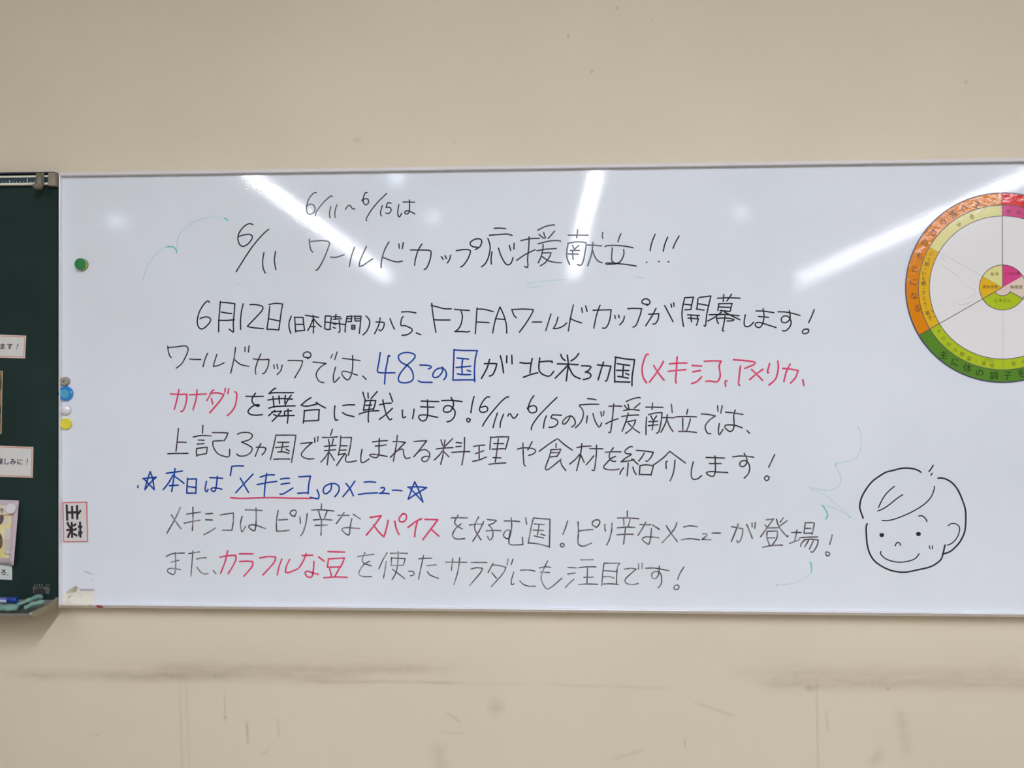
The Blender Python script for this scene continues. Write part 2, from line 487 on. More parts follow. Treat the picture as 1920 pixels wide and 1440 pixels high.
bm = bmesh.new(); box(bm, -7.65, 7.65, -12.65, WALL_Y + 0.15, -0.1, 0); struct('floor', bm, 'floor')
bm = bmesh.new(); box(bm, -7.65, 7.65, -12.65, WALL_Y + 0.15, CEIL, CEIL + 0.1); struct('ceiling', bm, 'ceiling')

# ceiling lamps: long rows of bare tubes running away from the board wall; near sections added to light it
def lamp_row(x_near, y_near, x_far, y_far, lens, hw, label):
    t = thing('ceiling_light', label, 'ceiling light', ((x_near + x_far) / 2, (y_near + y_far) / 2, CEIL), 'rows of fluorescent ceiling lights')
    a, b = Vector((x_near, y_near, 0)), Vector((x_far, y_far, 0))
    d = (b - a).normalized(); s = Vector((d.y, -d.x, 0))
    bm = bmesh.new()
    prof = ((-0.11, 0.0), (-0.11, -0.02), (-0.035, -0.09), (0.035, -0.09), (0.11, -0.02), (0.11, 0.0))
    A = [bm.verts.new(a + s * p + Vector((0, 0, CEIL + q))) for p, q in prof]
    B = [bm.verts.new(b + s * p + Vector((0, 0, CEIL + q))) for p, q in prof]
    for i in range(6):
        j = (i + 1) % 6
        bm.faces.new((A[i], A[j], B[j], B[i]))
    bm.faces.new(A); bm.faces.new(list(reversed(B)))
    obj('housing', bm, 'lamp_white', t)
    bm = bmesh.new()
    q = [a + d * 0.04 - s * hw, a + d * 0.04 + s * hw, b - d * 0.04 + s * hw, b - d * 0.04 - s * hw]
    lo = [bm.verts.new((v.x, v.y, CEIL - 0.098)) for v in q]; hi = [bm.verts.new((v.x, v.y, CEIL - 0.0905)) for v in q]
    bm.faces.new(lo); bm.faces.new(list(reversed(hi)))
    for i in range(4): bm.faces.new((lo[i], hi[i], hi[(i + 1) % 4], lo[(i + 1) % 4]))
    obj('diffuser', bm, lens, t)
    for p in (a + d * 0.025, b - d * 0.025):
        bm = bmesh.new()
        box(bm, p.x - 0.055, p.x + 0.055, p.y - 0.012, p.y + 0.012, CEIL - 0.104, CEIL - 0.085, 0.004)
        obj('end_cap', bm, 'lamp_white', t)
for args in (
    (-2.68, -2.3, -2.70, -4.60, 'diffuser', 0.038, 'unseen added ceiling light of the left row, nearest the board wall'),  # near lamp added out of mirror view to brighten the wall
    (-2.70, -4.70, -2.76, -11.4, 'diffuser_far', 0.030, 'long ceiling light left of the camera, mirrored over the left of the heading'),
    (0.46, -2.3, 0.46, -4.60, 'diffuser_bright', 0.034, 'unseen added ceiling light of the middle row, nearest the board wall'),  # added near lamp, strongest so the wall is brightest mid-board
    (0.46, -4.70, 0.46, -11.4, 'diffuser_far', 0.023, 'long ceiling light nearly overhead, mirrored as the upright streak in the heading'),
    (4.38, -2.3, 4.44, -4.60, 'diffuser_mid', 0.038, 'unseen added ceiling light of the right row, nearest the board wall'),  # added wall-lighting lamp, outside the board's reflection
    (4.44, -4.70, 4.62, -12.3, 'diffuser_far', 0.030, 'long ceiling light on the right, mirrored beside the round food chart'),
):
    lamp_row(*args)

def downlight(x, y, label):
    t = thing('downlight', label, 'downlight', (x, y, CEIL), 'small ceiling downlights')
    bm = bmesh.new()
    n = 32
    rings = [[bm.verts.new((x + r * math.cos(6.2832 * i / n), y + r * math.sin(6.2832 * i / n), CEIL + z)) for i in range(n)]
             for r, z in ((0.10, 0.0), (0.10, -0.012), (0.075, -0.018), (0.07, -0.006))]
    for p, q in zip(rings, rings[1:]):
        for i in range(n): bm.faces.new((p[i], p[(i + 1) % n], q[(i + 1) % n], q[i]))
    obj('trim_ring', bm, 'lamp_white', t, True)
    bm = bmesh.new()
    dome = [[bm.verts.new((x + 0.07 * math.cos(b) * math.cos(6.2832 * i / n), y + 0.07 * math.cos(b) * math.sin(6.2832 * i / n), CEIL - 0.012 - 0.075 * math.sin(b))) for i in range(n)]
            for b in (0.0, 0.3, 0.6, 0.9, 1.2, 1.45)]
    for p, q in zip(dome, dome[1:]):
        for i in range(n): bm.faces.new((p[i], p[(i + 1) % n], q[(i + 1) % n], q[i]))
    bm.faces.new(dome[-1])
    obj('lens', bm, 'can', t, True)
downlight(-5.12, -6.9, 'small cool downlight farthest left, mirrored near the left edge of the whiteboard')
downlight(-1.33, -6.9, 'small cool downlight mirrored beside the end of the date note')
downlight(2.25, -6.9, 'small cool downlight mirrored right of the exclamation marks')
downlight(-1.42, -5.2, 'small cool downlight nearest the board wall, mirrored above the date note')

# ------------------------------------------------------------------ whiteboard
wb = thing('whiteboard', 'large framed whiteboard covered in handwriting about the World Cup menu', 'whiteboard', (0.35, 0.012, BZ0))
bm = bmesh.new(); box(bm, BX0 - 0.004, BX1 + 0.004, 0.0, WALL_Y - 0.001, BZ0 - 0.004, BZ1 + 0.004); obj('writing_surface', bm, 'board', wb)
FW, FD, FB = 0.0125, 0.012, WALL_Y - 0.001   # frame width, how far it stands out, its back
def rail(name, seg_a, seg_b, inward):
    """aluminium edge: a square lip at the white surface and a face sloping back to the wall"""
    bm = bmesh.new()
    ax, az = seg_a; bx_, bz_ = seg_b; ix, iz = inward
    prof = ((0.0, FB), (0.0, -FD), (0.0014, -FD - 0.001), (FW, 0.001), (FW, FB))
    def mitre(px, pz, o, sgn):
        ex, ez = (bx_ - ax), (bz_ - az); l = math.hypot(ex, ez); ex, ez = ex / l, ez / l
        return (px - ix * o + sgn * ex * o, pz - iz * o + sgn * ez * o)
    A = []; B = []
    for o, y in prof:
        x, z = mitre(ax, az, o, -1); A.append(bm.verts.new((x, y, z)))
        x, z = mitre(bx_, bz_, o, 1); B.append(bm.verts.new((x, y, z)))
    for i in range(len(prof)):
        j = (i + 1) % len(prof)
        bm.faces.new((A[i], A[j], B[j], B[i]))
    bm.faces.new(A); bm.faces.new(list(reversed(B)))
    return obj(name, bm, 'aluminium', wb)
rail('frame_rail', (BX0, BZ1), (BX1, BZ1), (0, -1))
bottom_rail = rail('frame_rail', (BX1, BZ0), (BX0, BZ0), (0, 1))
rail('frame_rail', (BX0, BZ0), (BX0, BZ1), (1, 0))
rail('frame_rail', (BX1, BZ1), (BX1, BZ0), (-1, 0))

# handwriting: every stroke in millimetres right of / above the inner lower left corner of the board
INK = '''
@date_note ink_dark 3.50
724.2,1144.4 721.4,1146.3 712.1,1139.9 702.7,1127.1 697.9,1112.3 696.6,1099.3 698.9,1090.0 705.4,1085.3 713.9,1088.0 720.1,1095.3 720.4,1104.6 714.8,1112.1 708.3,1113.7 700.8,1111.3 695.5,1107.7
769.2,1133.6 766.4,1135.9 758.9,1131.0 743.9,1117.3 728.9,1098.9 722.3,1087.9 722.3,1080.5
764.8,1105.9 761.6,1091.1 761.6,1080.0 762.9,1074.8
781.9,1110.8 777.6,1096.5 776.2,1083.5 777.2,1075.7
806.0,1097.9 812.2,1106.2 817.2,1109.3 821.5,1105.2 826.1,1099.0 832.1,1098.9
@date_note ink_dark 3.50
866.9,1143.4 862.6,1143.8 858.9,1138.0 856.0,1126.9 855.7,1119.5 858.8,1111.7 863.5,1109.8 869.1,1112.9 870.9,1120.2 868.2,1125.8 862.6,1126.5 856.0,1125.1 851.9,1122.7 854.2,1120.5
920.9,1139.9 898.9,1118.9 880.2,1097.0 867.2,1076.8 863.8,1069.5 865.6,1065.8
909.1,1106.8 905.4,1094.8 904.0,1083.8 907.2,1078.2
933.3,1113.0 924.9,1114.9 922.1,1110.3 919.7,1101.7! 925.8,1102.3 931.4,1100.4 933.8,1094.5 930.5,1087.1 923.9,1084.5 918.9,1086.4
955.2,1109.0 952.8,1094.2 952.4,1081.3 955.5,1074.8 959.2,1077.6 963.0,1084.9;966.7,1115.8 982.5,1116.0 999.2,1114.9;984.9,1121.5 985.3,1103.1 983.9,1088.3 978.7,1082.9 973.2,1083.8 971.3,1087.6 975.0,1091.2 982.5,1091.1 991.7,1087.3 1000.1,1082.6
@heading_date_lettering ink_dark 3.80
545.6,1058.4 535.0,1061.5 519.9,1053.2 506.7,1036.6 502.9,1019.8 507.8,1003.0 518.0,998.1 531.2,1004.6 541.8,1017.5 543.3,1026.8 535.0,1031.4 519.9,1030.1 504.0,1025.4
589.7,1044.9 569.0,1026.5 542.5,995.2 516.1,956.4 497.9,927.5
576.5,980.0 572.7,955.9 574.6,935.4 580.2,923.5
609.3,983.4 605.9,959.3 608.5,940.7 610.4,932.1
@heading_lettering ink_dark 3.80
704.4,1015.8 705.5,1000.9 708.9,986.1 714.1,980.4;708.9,1009.4 734.4,1011.7 753.1,1010.4 761.4,1005.1 756.8,989.3 745.6,961.6 732.4,937.6 723.8,929.2
764.3,965.9 779.3,965.0 802.4,972.1
831.6,992.2 822.2,966.4 816.6,938.7;864.4,993.7 853.9,971.6 845.7,951.4 844.6,939.2! 853.9,941.3 868.8,951.1 881.9,959.5
927.3,1006.0 915.4,983.9 907.9,960.0 905.3,941.6 906.0,934.9;909.1,964.4 928.4,956.1 948.8,950.4 964.8,952.8;955.2,1000.1 956.3,988.3;967.5,1003.7 964.8,987.1
987.8,983.2 1010.1,982.9 1039.7,981.5 1044.5,975.2 1041.5,955.0 1032.2,933.0 1025.5,929.4;1019.3,999.4 1008.2,981.1 1000.7,955.4 998.9,940.7
1072.9,963.9 1078.4,956.5;1083.3,966.4 1086.9,958.2;1098.8,967.3 1095.1,954.5 1089.5,946.4
1114.3,980.0 1135.7,982.8 1150.4,981.5 1153.4,976.0 1146.7,957.7 1133.8,939.4 1126.4,935.1;1167.0,982.4 1179.9,990.4 1184.7,1003.2 1181.8,1010.6 1168.9,1011.8 1156.0,1005.3 1152.3,998.0 1159.7,990.6 1173.3,988.6
1218.9,1040.6 1235.6,1040.7 1251.0,1039.0;1206.0,1021.5 1232.3,1023.1 1254.8,1024.1 1268.3,1020.1;1201.8,1012.9 1207.2,995.1 1207.2,979.1 1201.7,956.7 1192.0,940.7 1183.9,935.0;1212.9,975.8 1210.3,956.6 1211.3,942.1;1230.6,985.9 1238.6,962.7 1249.8,943.3 1257.8,939.4 1265.9,944.8 1270.7,959.2;1260.5,993.0 1264.3,979.1;1274.0,998.3 1273.3,982.2
1292.3,1005.5 1315.7,1010.6 1342.9,1011.3;1315.1,1015.5 1314.0,987.6 1310.7,955.6 1311.7,936.3 1309.1,931.6 1302.7,934.8;1280.9,951.7 1306.0,968.4 1331.6,980.4;1338.8,1033.8 1360.6,1044.1 1382.9,1048.3 1383.9,1046.7;1342.3,1022.5 1350.9,1014.4 1356.6,1011.2;1355.1,1027.2 1357.3,1019.2 1360.5,1012.1;1385.1,1031.0 1374.9,1019.0 1367.5,1011.0;1339.7,996.3 1366.8,1003.0 1392.4,1005.0 1401.3,1002.7;1336.4,977.7 1360.4,981.3 1389.1,983.0;1353.4,994.2 1352.4,980.8 1347.5,960.0 1339.5,944.1;1354.0,971.2 1374.7,971.6! 1371.5,961.4 1360.3,945.5 1345.9,936.0;1350.7,961.6 1366.7,950.2 1385.8,945.2 1403.4,944.1
1422.1,1019.4 1446.6,1019.1 1475.9,1018.5;1448.3,1034.1 1445.0,1011.8;1422.0,997.6 1418.5,976.9 1418.4,957.7 1425.7,938.5;1421.1,996.7 1443.4,1000.6 1465.7,999.4 1471.4,994.9 1468.8,976.4 1463.9,950.9 1458.5,938.2 1451.1,936.6 1447.0,938.9;1433.8,991.1 1437.0,983.1;1451.3,990.9 1438.5,979.9;1428.0,977.4 1452.9,977.2;1421.6,967.9 1449.6,967.0;1433.8,977.4 1435.3,952.8;1475.2,991.6 1494.2,990.8 1513.3,988.7;1489.5,999.2 1487.9,979.4 1483.0,957.1 1475.0,934.8;1488.5,977.8 1494.2,960.2 1503.6,947.3 1514.7,943.0;1516.6,1026.0 1515.0,1017.4 1516.5,1009.4
1565.7,1021.6 1560.9,1010.5 1557.7,999.4;1522.8,986.4 1526.0,989.2 1551.4,989.9 1576.7,987.4 1598.2,983.0;1542.5,983.6 1540.2,959.7 1541.1,946.9 1546.5,943.7;1572.9,978.5 1573.5,965.7 1567.1,949.9 1554.4,940.4 1525.8,938.5 1527.4,942.3 1554.4,940.4 1582.9,937.0 1606.6,932.9
@heading_exclamation_lettering ink_dark 3.80
1658.4,1019.0 1649.5,996.8 1644.7,974.6;1634.4,942.5 1635.7,943.2
@heading_exclamation_lettering ink_dark 3.80
1692.1,1010.7 1684.1,990.1 1680.3,972.6;1667.6,944.4 1668.9,945.1
@heading_exclamation_lettering ink_dark 3.80
1723.0,1013.5 1712.5,994.5 1706.8,980.3;1693.4,943.2 1694.7,943.9
@opening_date_lettering ink_dark 3.80
421.3,842.5 417.6,846.6 408.1,840.0 394.8,819.6 387.9,797.3 389.1,776.8 399.3,768.1 411.8,774.7 423.2,787.7 424.4,797.0 415.6,801.9 404.3,800.9 394.8,797.2
452.8,845.3 450.9,819.2 448.6,793.1 447.8,760.4;453.6,842.3 470.6,841.4 494.1,838.3! 492.5,815.2 489.5,785.4 490.2,759.4 485.7,761.3 478.1,766.9;455.4,815.4 470.6,812.4 485.7,810.8;447.9,792.4 470.6,791.9 492.5,793.6
517.9,838.1 513.0,818.8 510.3,792.8 510.3,766.7
536.8,835.3 553.7,835.2 572.6,829.5 570.7,818.4 553.7,799.9 529.2,774.8! 546.2,771.0 574.4,768.2
592.6,829.4 589.5,799.7 584.6,766.3;590.7,835.0 608.4,838.5 629.1,836.5! 624.6,810.6 618.5,765.4;588.4,796.0 606.5,792.1 621.5,789.1;584.6,766.3 598.9,766.2 617.7,764.2
653.5,802.2 647.1,784.5 647.8,767.8 652.3,754.8
662.9,799.2 665.8,758.4;662.1,799.2 686.5,799.0! 688.4,780.5 691.0,762.7;665.9,779.5 688.4,779.4;667.4,761.0 691.0,762.7
692.9,804.6 711.7,801.8 730.4,798.8;714.7,804.4 716.1,780.3 715.4,755.2;713.5,791.5 707.9,776.7 699.6,761.9;716.2,795.2 726.6,782.1 737.9,772.1;707.9,773.0 721.0,772.9
749.1,802.3 747.6,768.3;749.1,802.3 762.2,802.3! 766.0,798.5 764.1,785.6 762.2,767.1;747.2,785.7 779.0,781.8 805.2,777.9;747.2,767.2 756.6,764.5 764.0,766.0;769.7,800.4 780.9,800.3 791.0,799.5;779.1,806.6 777.2,792.9;771.6,792.9 794.0,794.7;788.4,789.1 790.2,759.5 785.7,757.7;771.5,770.7 777.1,768.1;771.5,780.7 779.0,779.2
810.1,801.2 805.9,776.1 804.4,757.6;810.8,800.1 823.9,801.9! 822.0,786.3;810.8,794.5 820.1,794.5;811.9,786.4 822.0,786.3;829.5,801.1 849.2,800.9! 846.9,775.8 844.3,753.7;832.1,799.9 832.0,788.9;832.1,794.4 847.0,794.3;833.2,788.1 847.0,788.0;823.1,776.0 823.1,765.6! 832.0,765.6;823.8,776.0 832.0,775.9! 832.0,765.6;823.8,770.8 832.0,770.8
863.0,801.6 872.3,790.5 872.3,775.7 864.8,759.1 854.4,749.2
890.9,784.8 909.5,783.9 914.0,781.0 911.3,768.1 903.9,760.0 899.1,763.7;902.8,795.8 898.3,775.5 887.1,752.4;930.0,793.8 935.5,779.0 942.2,764.9
962.3,812.0 981.9,812.6 1002.3,809.1;967.1,799.1 962.3,793.6 960.4,775.2 972.6,774.0 991.1,764.7 989.3,756.6 978.1,749.3 963.3,747.5
1003.0,753.9 1015.2,749.1
@world_cup_opening_lettering ink_dark 3.80
1046.0,835.3 1048.6,811.4 1052.2,785.6 1057.7,755.4;1044.9,829.8 1061.6,825.3 1080.0,820.4 1100.3,819.5;1051.1,790.1 1068.9,789.2 1096.6,789.0
1108.8,818.3 1128.0,816.4 1150.1,815.1;1127.2,812.7 1130.9,799.8 1127.9,779.6 1120.5,765.0 1110.1,757.0! 1131.5,756.9 1144.4,755.7 1150.7,757.5
1171.4,821.6 1169.1,788.6 1166.5,751.2;1172.1,818.6 1190.5,817.8 1215.5,811.4;1171.3,783.1 1204.4,781.0
1214.3,752.7 1221.7,788.2 1234.6,824.1! 1245.6,799.1 1252.1,773.4 1252.8,752.1;1221.7,791.9 1249.2,789.2
1266.9,816.5 1273.1,800.7 1279.3,794.1;1267.6,816.5 1296.9,817.8 1326.1,816.1! 1322.5,805.9 1305.9,778.6 1287.6,754.1
1323.5,782.1 1348.7,781.9
1374.3,803.7 1367.0,780.0 1360.0,758.1;1393.6,795.2 1388.1,776.2 1380.8,763.5! 1393.5,764.5 1408.1,770.6 1417.3,779.0
1435.6,827.8 1428.2,794.2 1421.6,756.7;1426.4,791.3 1439.1,785.0 1458.0,778.7;1458.1,819.6 1460.3,807.5;1469.0,825.0 1471.2,817.6 1473.0,810.3
1489.3,813.1 1511.8,813.7 1538.3,814.3! 1535.3,789.9 1528.0,769.9 1520.8,763.7 1514.6,764.5;1508.3,826.5 1499.1,801.0 1491.0,763.9
1548.0,798.9 1549.8,790.9;1558.9,799.6 1560.0,792.3;1574.5,796.2 1571.5,784.2 1561.7,772.6
1583.6,816.9 1602.4,817.5 1621.1,816.6! 1616.8,798.4 1605.8,771.2 1597.5,766.6;1634.9,825.6 1642.8,829.9 1642.9,838.3 1633.2,843.8 1623.4,839.5 1622.3,832.2 1631.3,828.5 1636.7,828.5
1640.2,801.2 1667.3,802.5! 1665.4,787.2 1658.2,775.3 1651.7,774.6;1660.1,817.1 1649.2,796.4 1632.2,770.0;1683.6,824.5 1694.3,803.4 1705.7,780.8;1700.5,828.7 1702.6,819.7;1707.7,831.6 1708.8,822.5
1737.2,844.8 1731.7,817.6 1730.2,795.9 1734.2,767.3;1738.0,845.6 1761.4,846.8! 1757.3,831.1 1754.6,815.3;1737.1,827.7 1755.1,825.6;1737.8,812.7 1754.5,813.4;1777.0,845.9 1808.0,849.7! 1803.0,828.0 1797.0,800.9 1793.4,768.3 1789.4,769.7;1773.5,843.2 1770.7,817.4;1774.8,828.8 1803.0,823.4;1768.8,814.7 1789.5,811.3;1745.1,799.0 1777.4,796.9;1746.4,790.3 1774.6,787.4;1754.5,798.4 1754.5,787.6 1756.3,779.9;1770.6,797.0 1773.3,784.7 1769.2,770.6
1825.9,843.3 1854.1,844.5 1886.3,843.1;1842.9,853.5 1841.2,834.5;1863.5,854.2 1856.8,843.9 1850.9,835.8;1829.1,826.5 1826.6,810.2;1828.6,828.4 1864.8,828.9! 1862.1,818.1 1859.9,808.1;1829.9,819.7 1860.7,818.1;1832.5,810.1 1859.3,807.2;1803.5,798.7 1845.9,799.2 1883.4,795.4;1836.5,806.0 1819.0,792.6 1799.6,781.8;1844.6,806.0 1864.6,795.0 1885.5,784.6;1823.0,791.2 1824.3,781.7 1828.3,774.9;1822.2,788.5 1845.8,789.7 1870.0,785.5 1864.6,782.0 1851.2,781.5;1845.9,794.3 1842.6,773.4 1839.0,755.8 1842.5,755.0
1900.3,798.0 1897.3,781.2 1898.0,769.0 1904.7,765.5 1914.1,768.9 1922.1,777.8
1928.9,808.1 1950.3,807.4 1976.5,803.2;1935.6,793.2 1962.3,790.8;1947.7,814.0 1950.3,794.4 1947.0,775.5 1940.8,764.7 1932.8,763.4 1926.1,770.2 1930.2,776.1 1942.2,776.1 1960.8,770.0 1982.2,763.1
1987.7,805.6 2006.3,804.9 2027.6,800.7 2046.2,795.2;2017.8,808.1 2020.1,791.3 2016.9,781.8 2007.5,775.7 1998.2,777.9 1996.1,786.0 2002.3,793.6 2013.0,793.5 2019.6,785.9 2022.7,775.0 2016.8,761.5 2007.5,754.0 1999.5,754.1
2084.1,810.6 2076.8,792.3 2068.8,775.3;2068.7,757.2 2060.7,758.6 2053.5,754.6 2052.7,747.8 2059.3,745.6 2068.6,750.4 2068.7,756.4 2063.4,758.0
@country_count_black_lettering ink_mid 3.65
302.9,720.6 304.6,705.8 308.9,692.8 312.9,688.8;303.9,716.6 327.3,718.8 352.2,721.3 360.5,715.4 358.9,702.3 343.9,673.0 327.2,659.1
365.5,684.4 380.5,683.3 397.1,683.3
416.4,699.8 408.7,682.6 403.7,663.0;442.9,697.1 436.9,679.2 432.9,663.6! 446.8,666.1 463.4,673.5
495.9,716.4 491.6,685.5 482.3,644.8;493.9,681.6 509.7,669.1 533.5,663.2;523.0,717.2 522.3,704.9;534.6,721.1 532.2,703.2
546.1,684.3 565.9,681.9 590.6,682.5! 587.3,662.3 579.0,646.1 572.5,642.9;567.5,697.5 557.6,675.4 552.0,654.3 553.3,641.3
603.8,667.1 605.4,657.4;613.0,668.7 615.3,656.4;627.8,666.1 623.5,650.8 613.6,640.5
644.3,679.3 664.6,679.2 685.0,678.2! 681.0,662.0 662.9,630.6;699.1,684.0 708.0,689.4 707.3,699.1 697.5,703.4 687.6,697.6 688.3,689.5 698.1,687.2 704.7,687.8
714.5,674.8 730.2,673.1 751.5,670.5! 736.8,661.8 725.3,647.3 723.7,635.9 731.8,621.3 744.9,617.4;768.9,695.6 764.6,685.9;782.0,702.0 775.4,681.1
777.7,660.0 772.1,639.0 772.1,621.2 776.0,618.9 789.1,632.5;797.3,684.8 821.8,681.5 846.3,678.2;825.1,692.2 825.7,664.7 821.8,638.8 813.6,625.3 805.4,627.6 796.3,638.9 795.7,647.0 805.5,648.6 821.8,643.7 838.7,637.8
853.7,635.5 863.5,625.8
@host_nations_black_lettering ink_dark 4.38
1191.4,668.2 1211.3,668.7 1225.1,668.0! 1222.5,655.9 1214.4,638.3 1204.8,634.4;1205.5,680.0 1198.4,655.9 1183.2,627.8;1235.4,689.5 1240.2,668.6 1244.0,643.0;1253.1,689.4 1252.4,670.8;1266.6,690.9 1267.5,667.9
1289.2,671.0 1304.3,669.0 1320.3,669.3;1322.9,681.7 1318.7,661.9 1316.4,642.7;1298.4,630.6 1320.2,638.6 1337.8,642.7;1343.3,683.2 1341.0,661.8 1342.6,647.4 1352.2,637.8 1369.7,633.6 1381.5,646.3;1341.1,672.1 1361.8,674.5 1377.2,673.8 1377.1,670.6
1400.8,692.9 1404.9,682.3 1413.5,675.9;1449.8,694.9 1441.5,683.8 1428.8,674.9;1392.1,667.1 1419.2,666.3 1447.8,664.6;1418.6,690.9 1421.4,664.7 1418.5,642.4 1415.9,621.0;1418.6,661.5 1403.2,645.6 1385.6,628.1;1422.4,659.9 1435.0,635.9 1453.5,626.3
1457.4,661.4 1476.4,660.7 1483.4,658.1 1476.4,648.6 1467.5,644.4! 1476.4,642.8 1483.4,635.8 1477.9,627.8 1462.0,623.7
1500.7,663.8 1519.1,661.8 1537.5,660.1! 1533.3,645.2 1526.9,622.9 1522.1,619.7;1517.5,671.4 1511.1,651.6 1502.5,623.0
1550.8,684.9 1547.6,654.7 1547.5,616.5;1548.3,684.9 1576.2,680.0 1601.5,677.4! 1598.9,657.7 1595.0,632.2 1594.3,606.8;1554.6,666.8 1572.9,664.1 1588.1,661.9;1552.3,648.9 1585.5,648.2;1571.3,660.3 1569.0,630.7;1577.6,640.3 1586.1,636.4;1556.4,632.4 1583.9,627.5;1548.1,618.1 1566.5,617.1 1588.6,616.4
@country_count_blue_lettering ink_blue 4.38
902.6,699.9 899.3,676.4 895.1,653.8 896.0,646.7 907.4,644.1 943.2,644.0;929.3,689.8 925.4,691.8 922.1,673.1 917.2,647.3 914.5,613.4
977.3,664.8 961.1,672.9 953.0,685.8 957.9,695.5 975.7,700.2 993.6,696.9 1000.0,690.5 995.1,680.8 977.3,664.8 959.4,643.9 952.9,627.8 957.7,618.2 975.6,616.5 991.8,622.9 994.4,637.4 988.6,653.5 975.7,666.4
1012.9,665.3 1030.7,664.6 1044.3,661.3 1042.0,656.5 1036.5,654.9;1008.6,621.9 1017.7,618.0 1046.8,617.3
1076.0,659.0 1074.3,645.1 1063.0,632.3 1051.7,630.8 1048.5,638.8 1056.6,651.6 1071.1,657.1 1082.4,651.5 1086.3,640.3 1084.0,630.7 1079.2,624.9
1107.7,707.7 1106.7,682.0 1104.3,624.2;1106.8,707.0 1127.7,705.0 1171.8,704.2! 1166.3,681.7 1163.7,646.4 1164.6,619.2;1115.7,684.2 1147.6,681.2;1113.1,657.9 1153.4,661.6;1131.5,681.9 1129.2,661.0 1130.2,640.1;1143.7,650.4 1153.4,647.4;1116.3,640.8 1130.8,638.5 1153.3,638.5;1104.3,623.5 1134.0,624.1 1163.6,624.0
@host_nations_pink_lettering ink_pink 4.67
1638.5,691.5 1633.1,690.9 1625.1,670.3 1621.9,651.2 1625.0,629.0 1634.4,614.6
1679.7,672.6 1667.6,651.1 1641.7,616.2;1653.5,661.6 1664.5,643.1 1680.8,621.8
1696.1,665.9 1718.1,667.7 1742.6,668.2;1692.8,645.3 1718.0,648.4 1740.0,649.9;1716.6,684.8 1714.9,654.1 1712.3,619.2 1714.7,613.8
1756.7,661.2 1782.5,659.5;1758.9,643.8 1779.3,647.5;1782.3,630.1 1769.7,617.4 1755.6,612.1
1789.7,672.2 1812.3,673.7 1834.8,672.6! 1829.5,658.4 1832.5,634.7 1827.7,620.4 1819.9,616.3 1805.8,618.9 1793.9,618.0
1850.3,618.8 1845.9,618.8 1846.5,604.6
1868.0,676.3 1896.7,674.0 1924.8,669.7 1921.7,662.8 1898.2,652.8;1886.7,658.8 1883.5,634.5 1881.5,610.8 1884.6,607.0
1946.6,650.1 1930.9,639.1 1911.2,622.4;1916.3,649.6 1930.9,635.9 1945.5,620.1
1964.7,665.8 1958.4,642.1 1961.5,641.2;1986.5,672.0 1987.7,653.1 1980.7,624.7 1962.6,607.4
1999.5,652.4 2018.1,650.8 2040.4,646.6! 2033.5,627.7 2020.1,612.6;2019.1,664.0 2008.7,642.0 2002.4,616.8
2052.7,621.4 2055.8,605.6
@canada_pink_lettering ink_pink 4.38
311.2,587.1 333.9,585.7 357.2,586.3! 356.5,570.0 352.2,552.1 345.5,539.0 339.9,538.4;334.9,598.8 328.9,570.1 321.6,544.0
365.5,584.7 390.4,585.6 413.0,586.8;386.4,597.7 383.8,573.2 374.8,542.3
434.2,597.5 428.6,594.3 421.9,581.3 414.6,568.3;423.6,587.8 443.5,590.0 462.7,585.4! 453.4,569.8 436.8,550.3 422.6,534.1;427.6,573.8 430.9,558.5;466.7,602.3 465.0,591.0;476.6,600.7 474.3,587.7
494.2,592.5 499.1,587.6 498.1,568.1 493.1,550.2 483.2,535.6 472.3,526.5
@host_stage_black_lettering ink_dark 4.09
525.5,580.1 549.3,579.4 574.1,580.0;552.0,588.2 542.7,572.9 544.4,561.5 555.9,552.8 563.1,553.4 560.8,556.6 546.0,553.4 534.4,543.7 531.1,535.6 539.4,529.1 555.9,527.4 571.4,529.0
609.6,601.3 607.0,602.0 598.8,595.5 590.5,587.4! 602.1,589.7 628.4,589.9 659.0,589.9;587.2,569.6 611.9,572.8 631.7,573.4 656.3,571.7;601.4,579.3 604.7,549.4;618.5,580.9 620.1,559.8;636.6,582.5 634.9,561.4;653.0,583.1 641.5,566.2 634.9,553.3;589.5,546.9 611.9,551.7 663.9,553.2;607.0,540.4 598.7,533.9 589.5,525.8;598.7,536.5 625.1,538.7! 616.8,527.4 599.4,510.5;603.7,529.0 613.5,524.8;634.3,537.7 634.3,527.4;634.9,538.7 654.0,539.6;618.5,524.8 639.8,526.0 661.2,526.4;644.1,544.2 644.1,524.1 642.1,505.3
708.8,575.8 695.7,567.8 680.9,554.8! 697.3,552.2 725.2,558.0;722.9,562.9 735.0,554.8 749.1,547.3;690.1,540.3 689.1,524.1 686.8,505.6;690.8,539.6 710.4,541.8 731.7,542.5! 730.7,527.3 730.1,512.7;687.4,511.1 707.1,511.7 728.4,512.7
775.9,553.1 774.3,536.9 774.9,520.7 778.2,512.7 783.1,514.9;797.8,553.7 811.9,555.6 830.8,555.6;797.1,534.3 808.6,527.8 828.8,523.3
854.3,590.5 856.9,579.2 860.8,568.6;868.3,588.3 868.9,574.4;894.0,592.1 885.2,582.4 877.1,572.7;860.1,566.3 857.5,553.4 855.9,540.5;859.2,566.3 873.8,567.9 890.1,567.2! 886.8,553.4 882.9,540.5;860.1,554.4 878.7,555.0;857.5,541.2 882.9,544.3;843.5,530.2 867.3,537.3 898.2,539.5;875.4,564.7 870.5,540.5 868.9,521.1 869.5,508.2;900.8,555.9 916.1,559.1 933.0,560.4;909.6,569.5 914.5,546.9 920.9,525.9 929.0,514.6 934.6,517.2;936.2,545.9 922.6,532.4 899.8,515.3;929.1,587.2 937.2,564.6
964.1,541.0 964.1,527.5 965.7,519.4 972.9,522.7;996.6,543.6 994.6,529.1 992.3,517.2
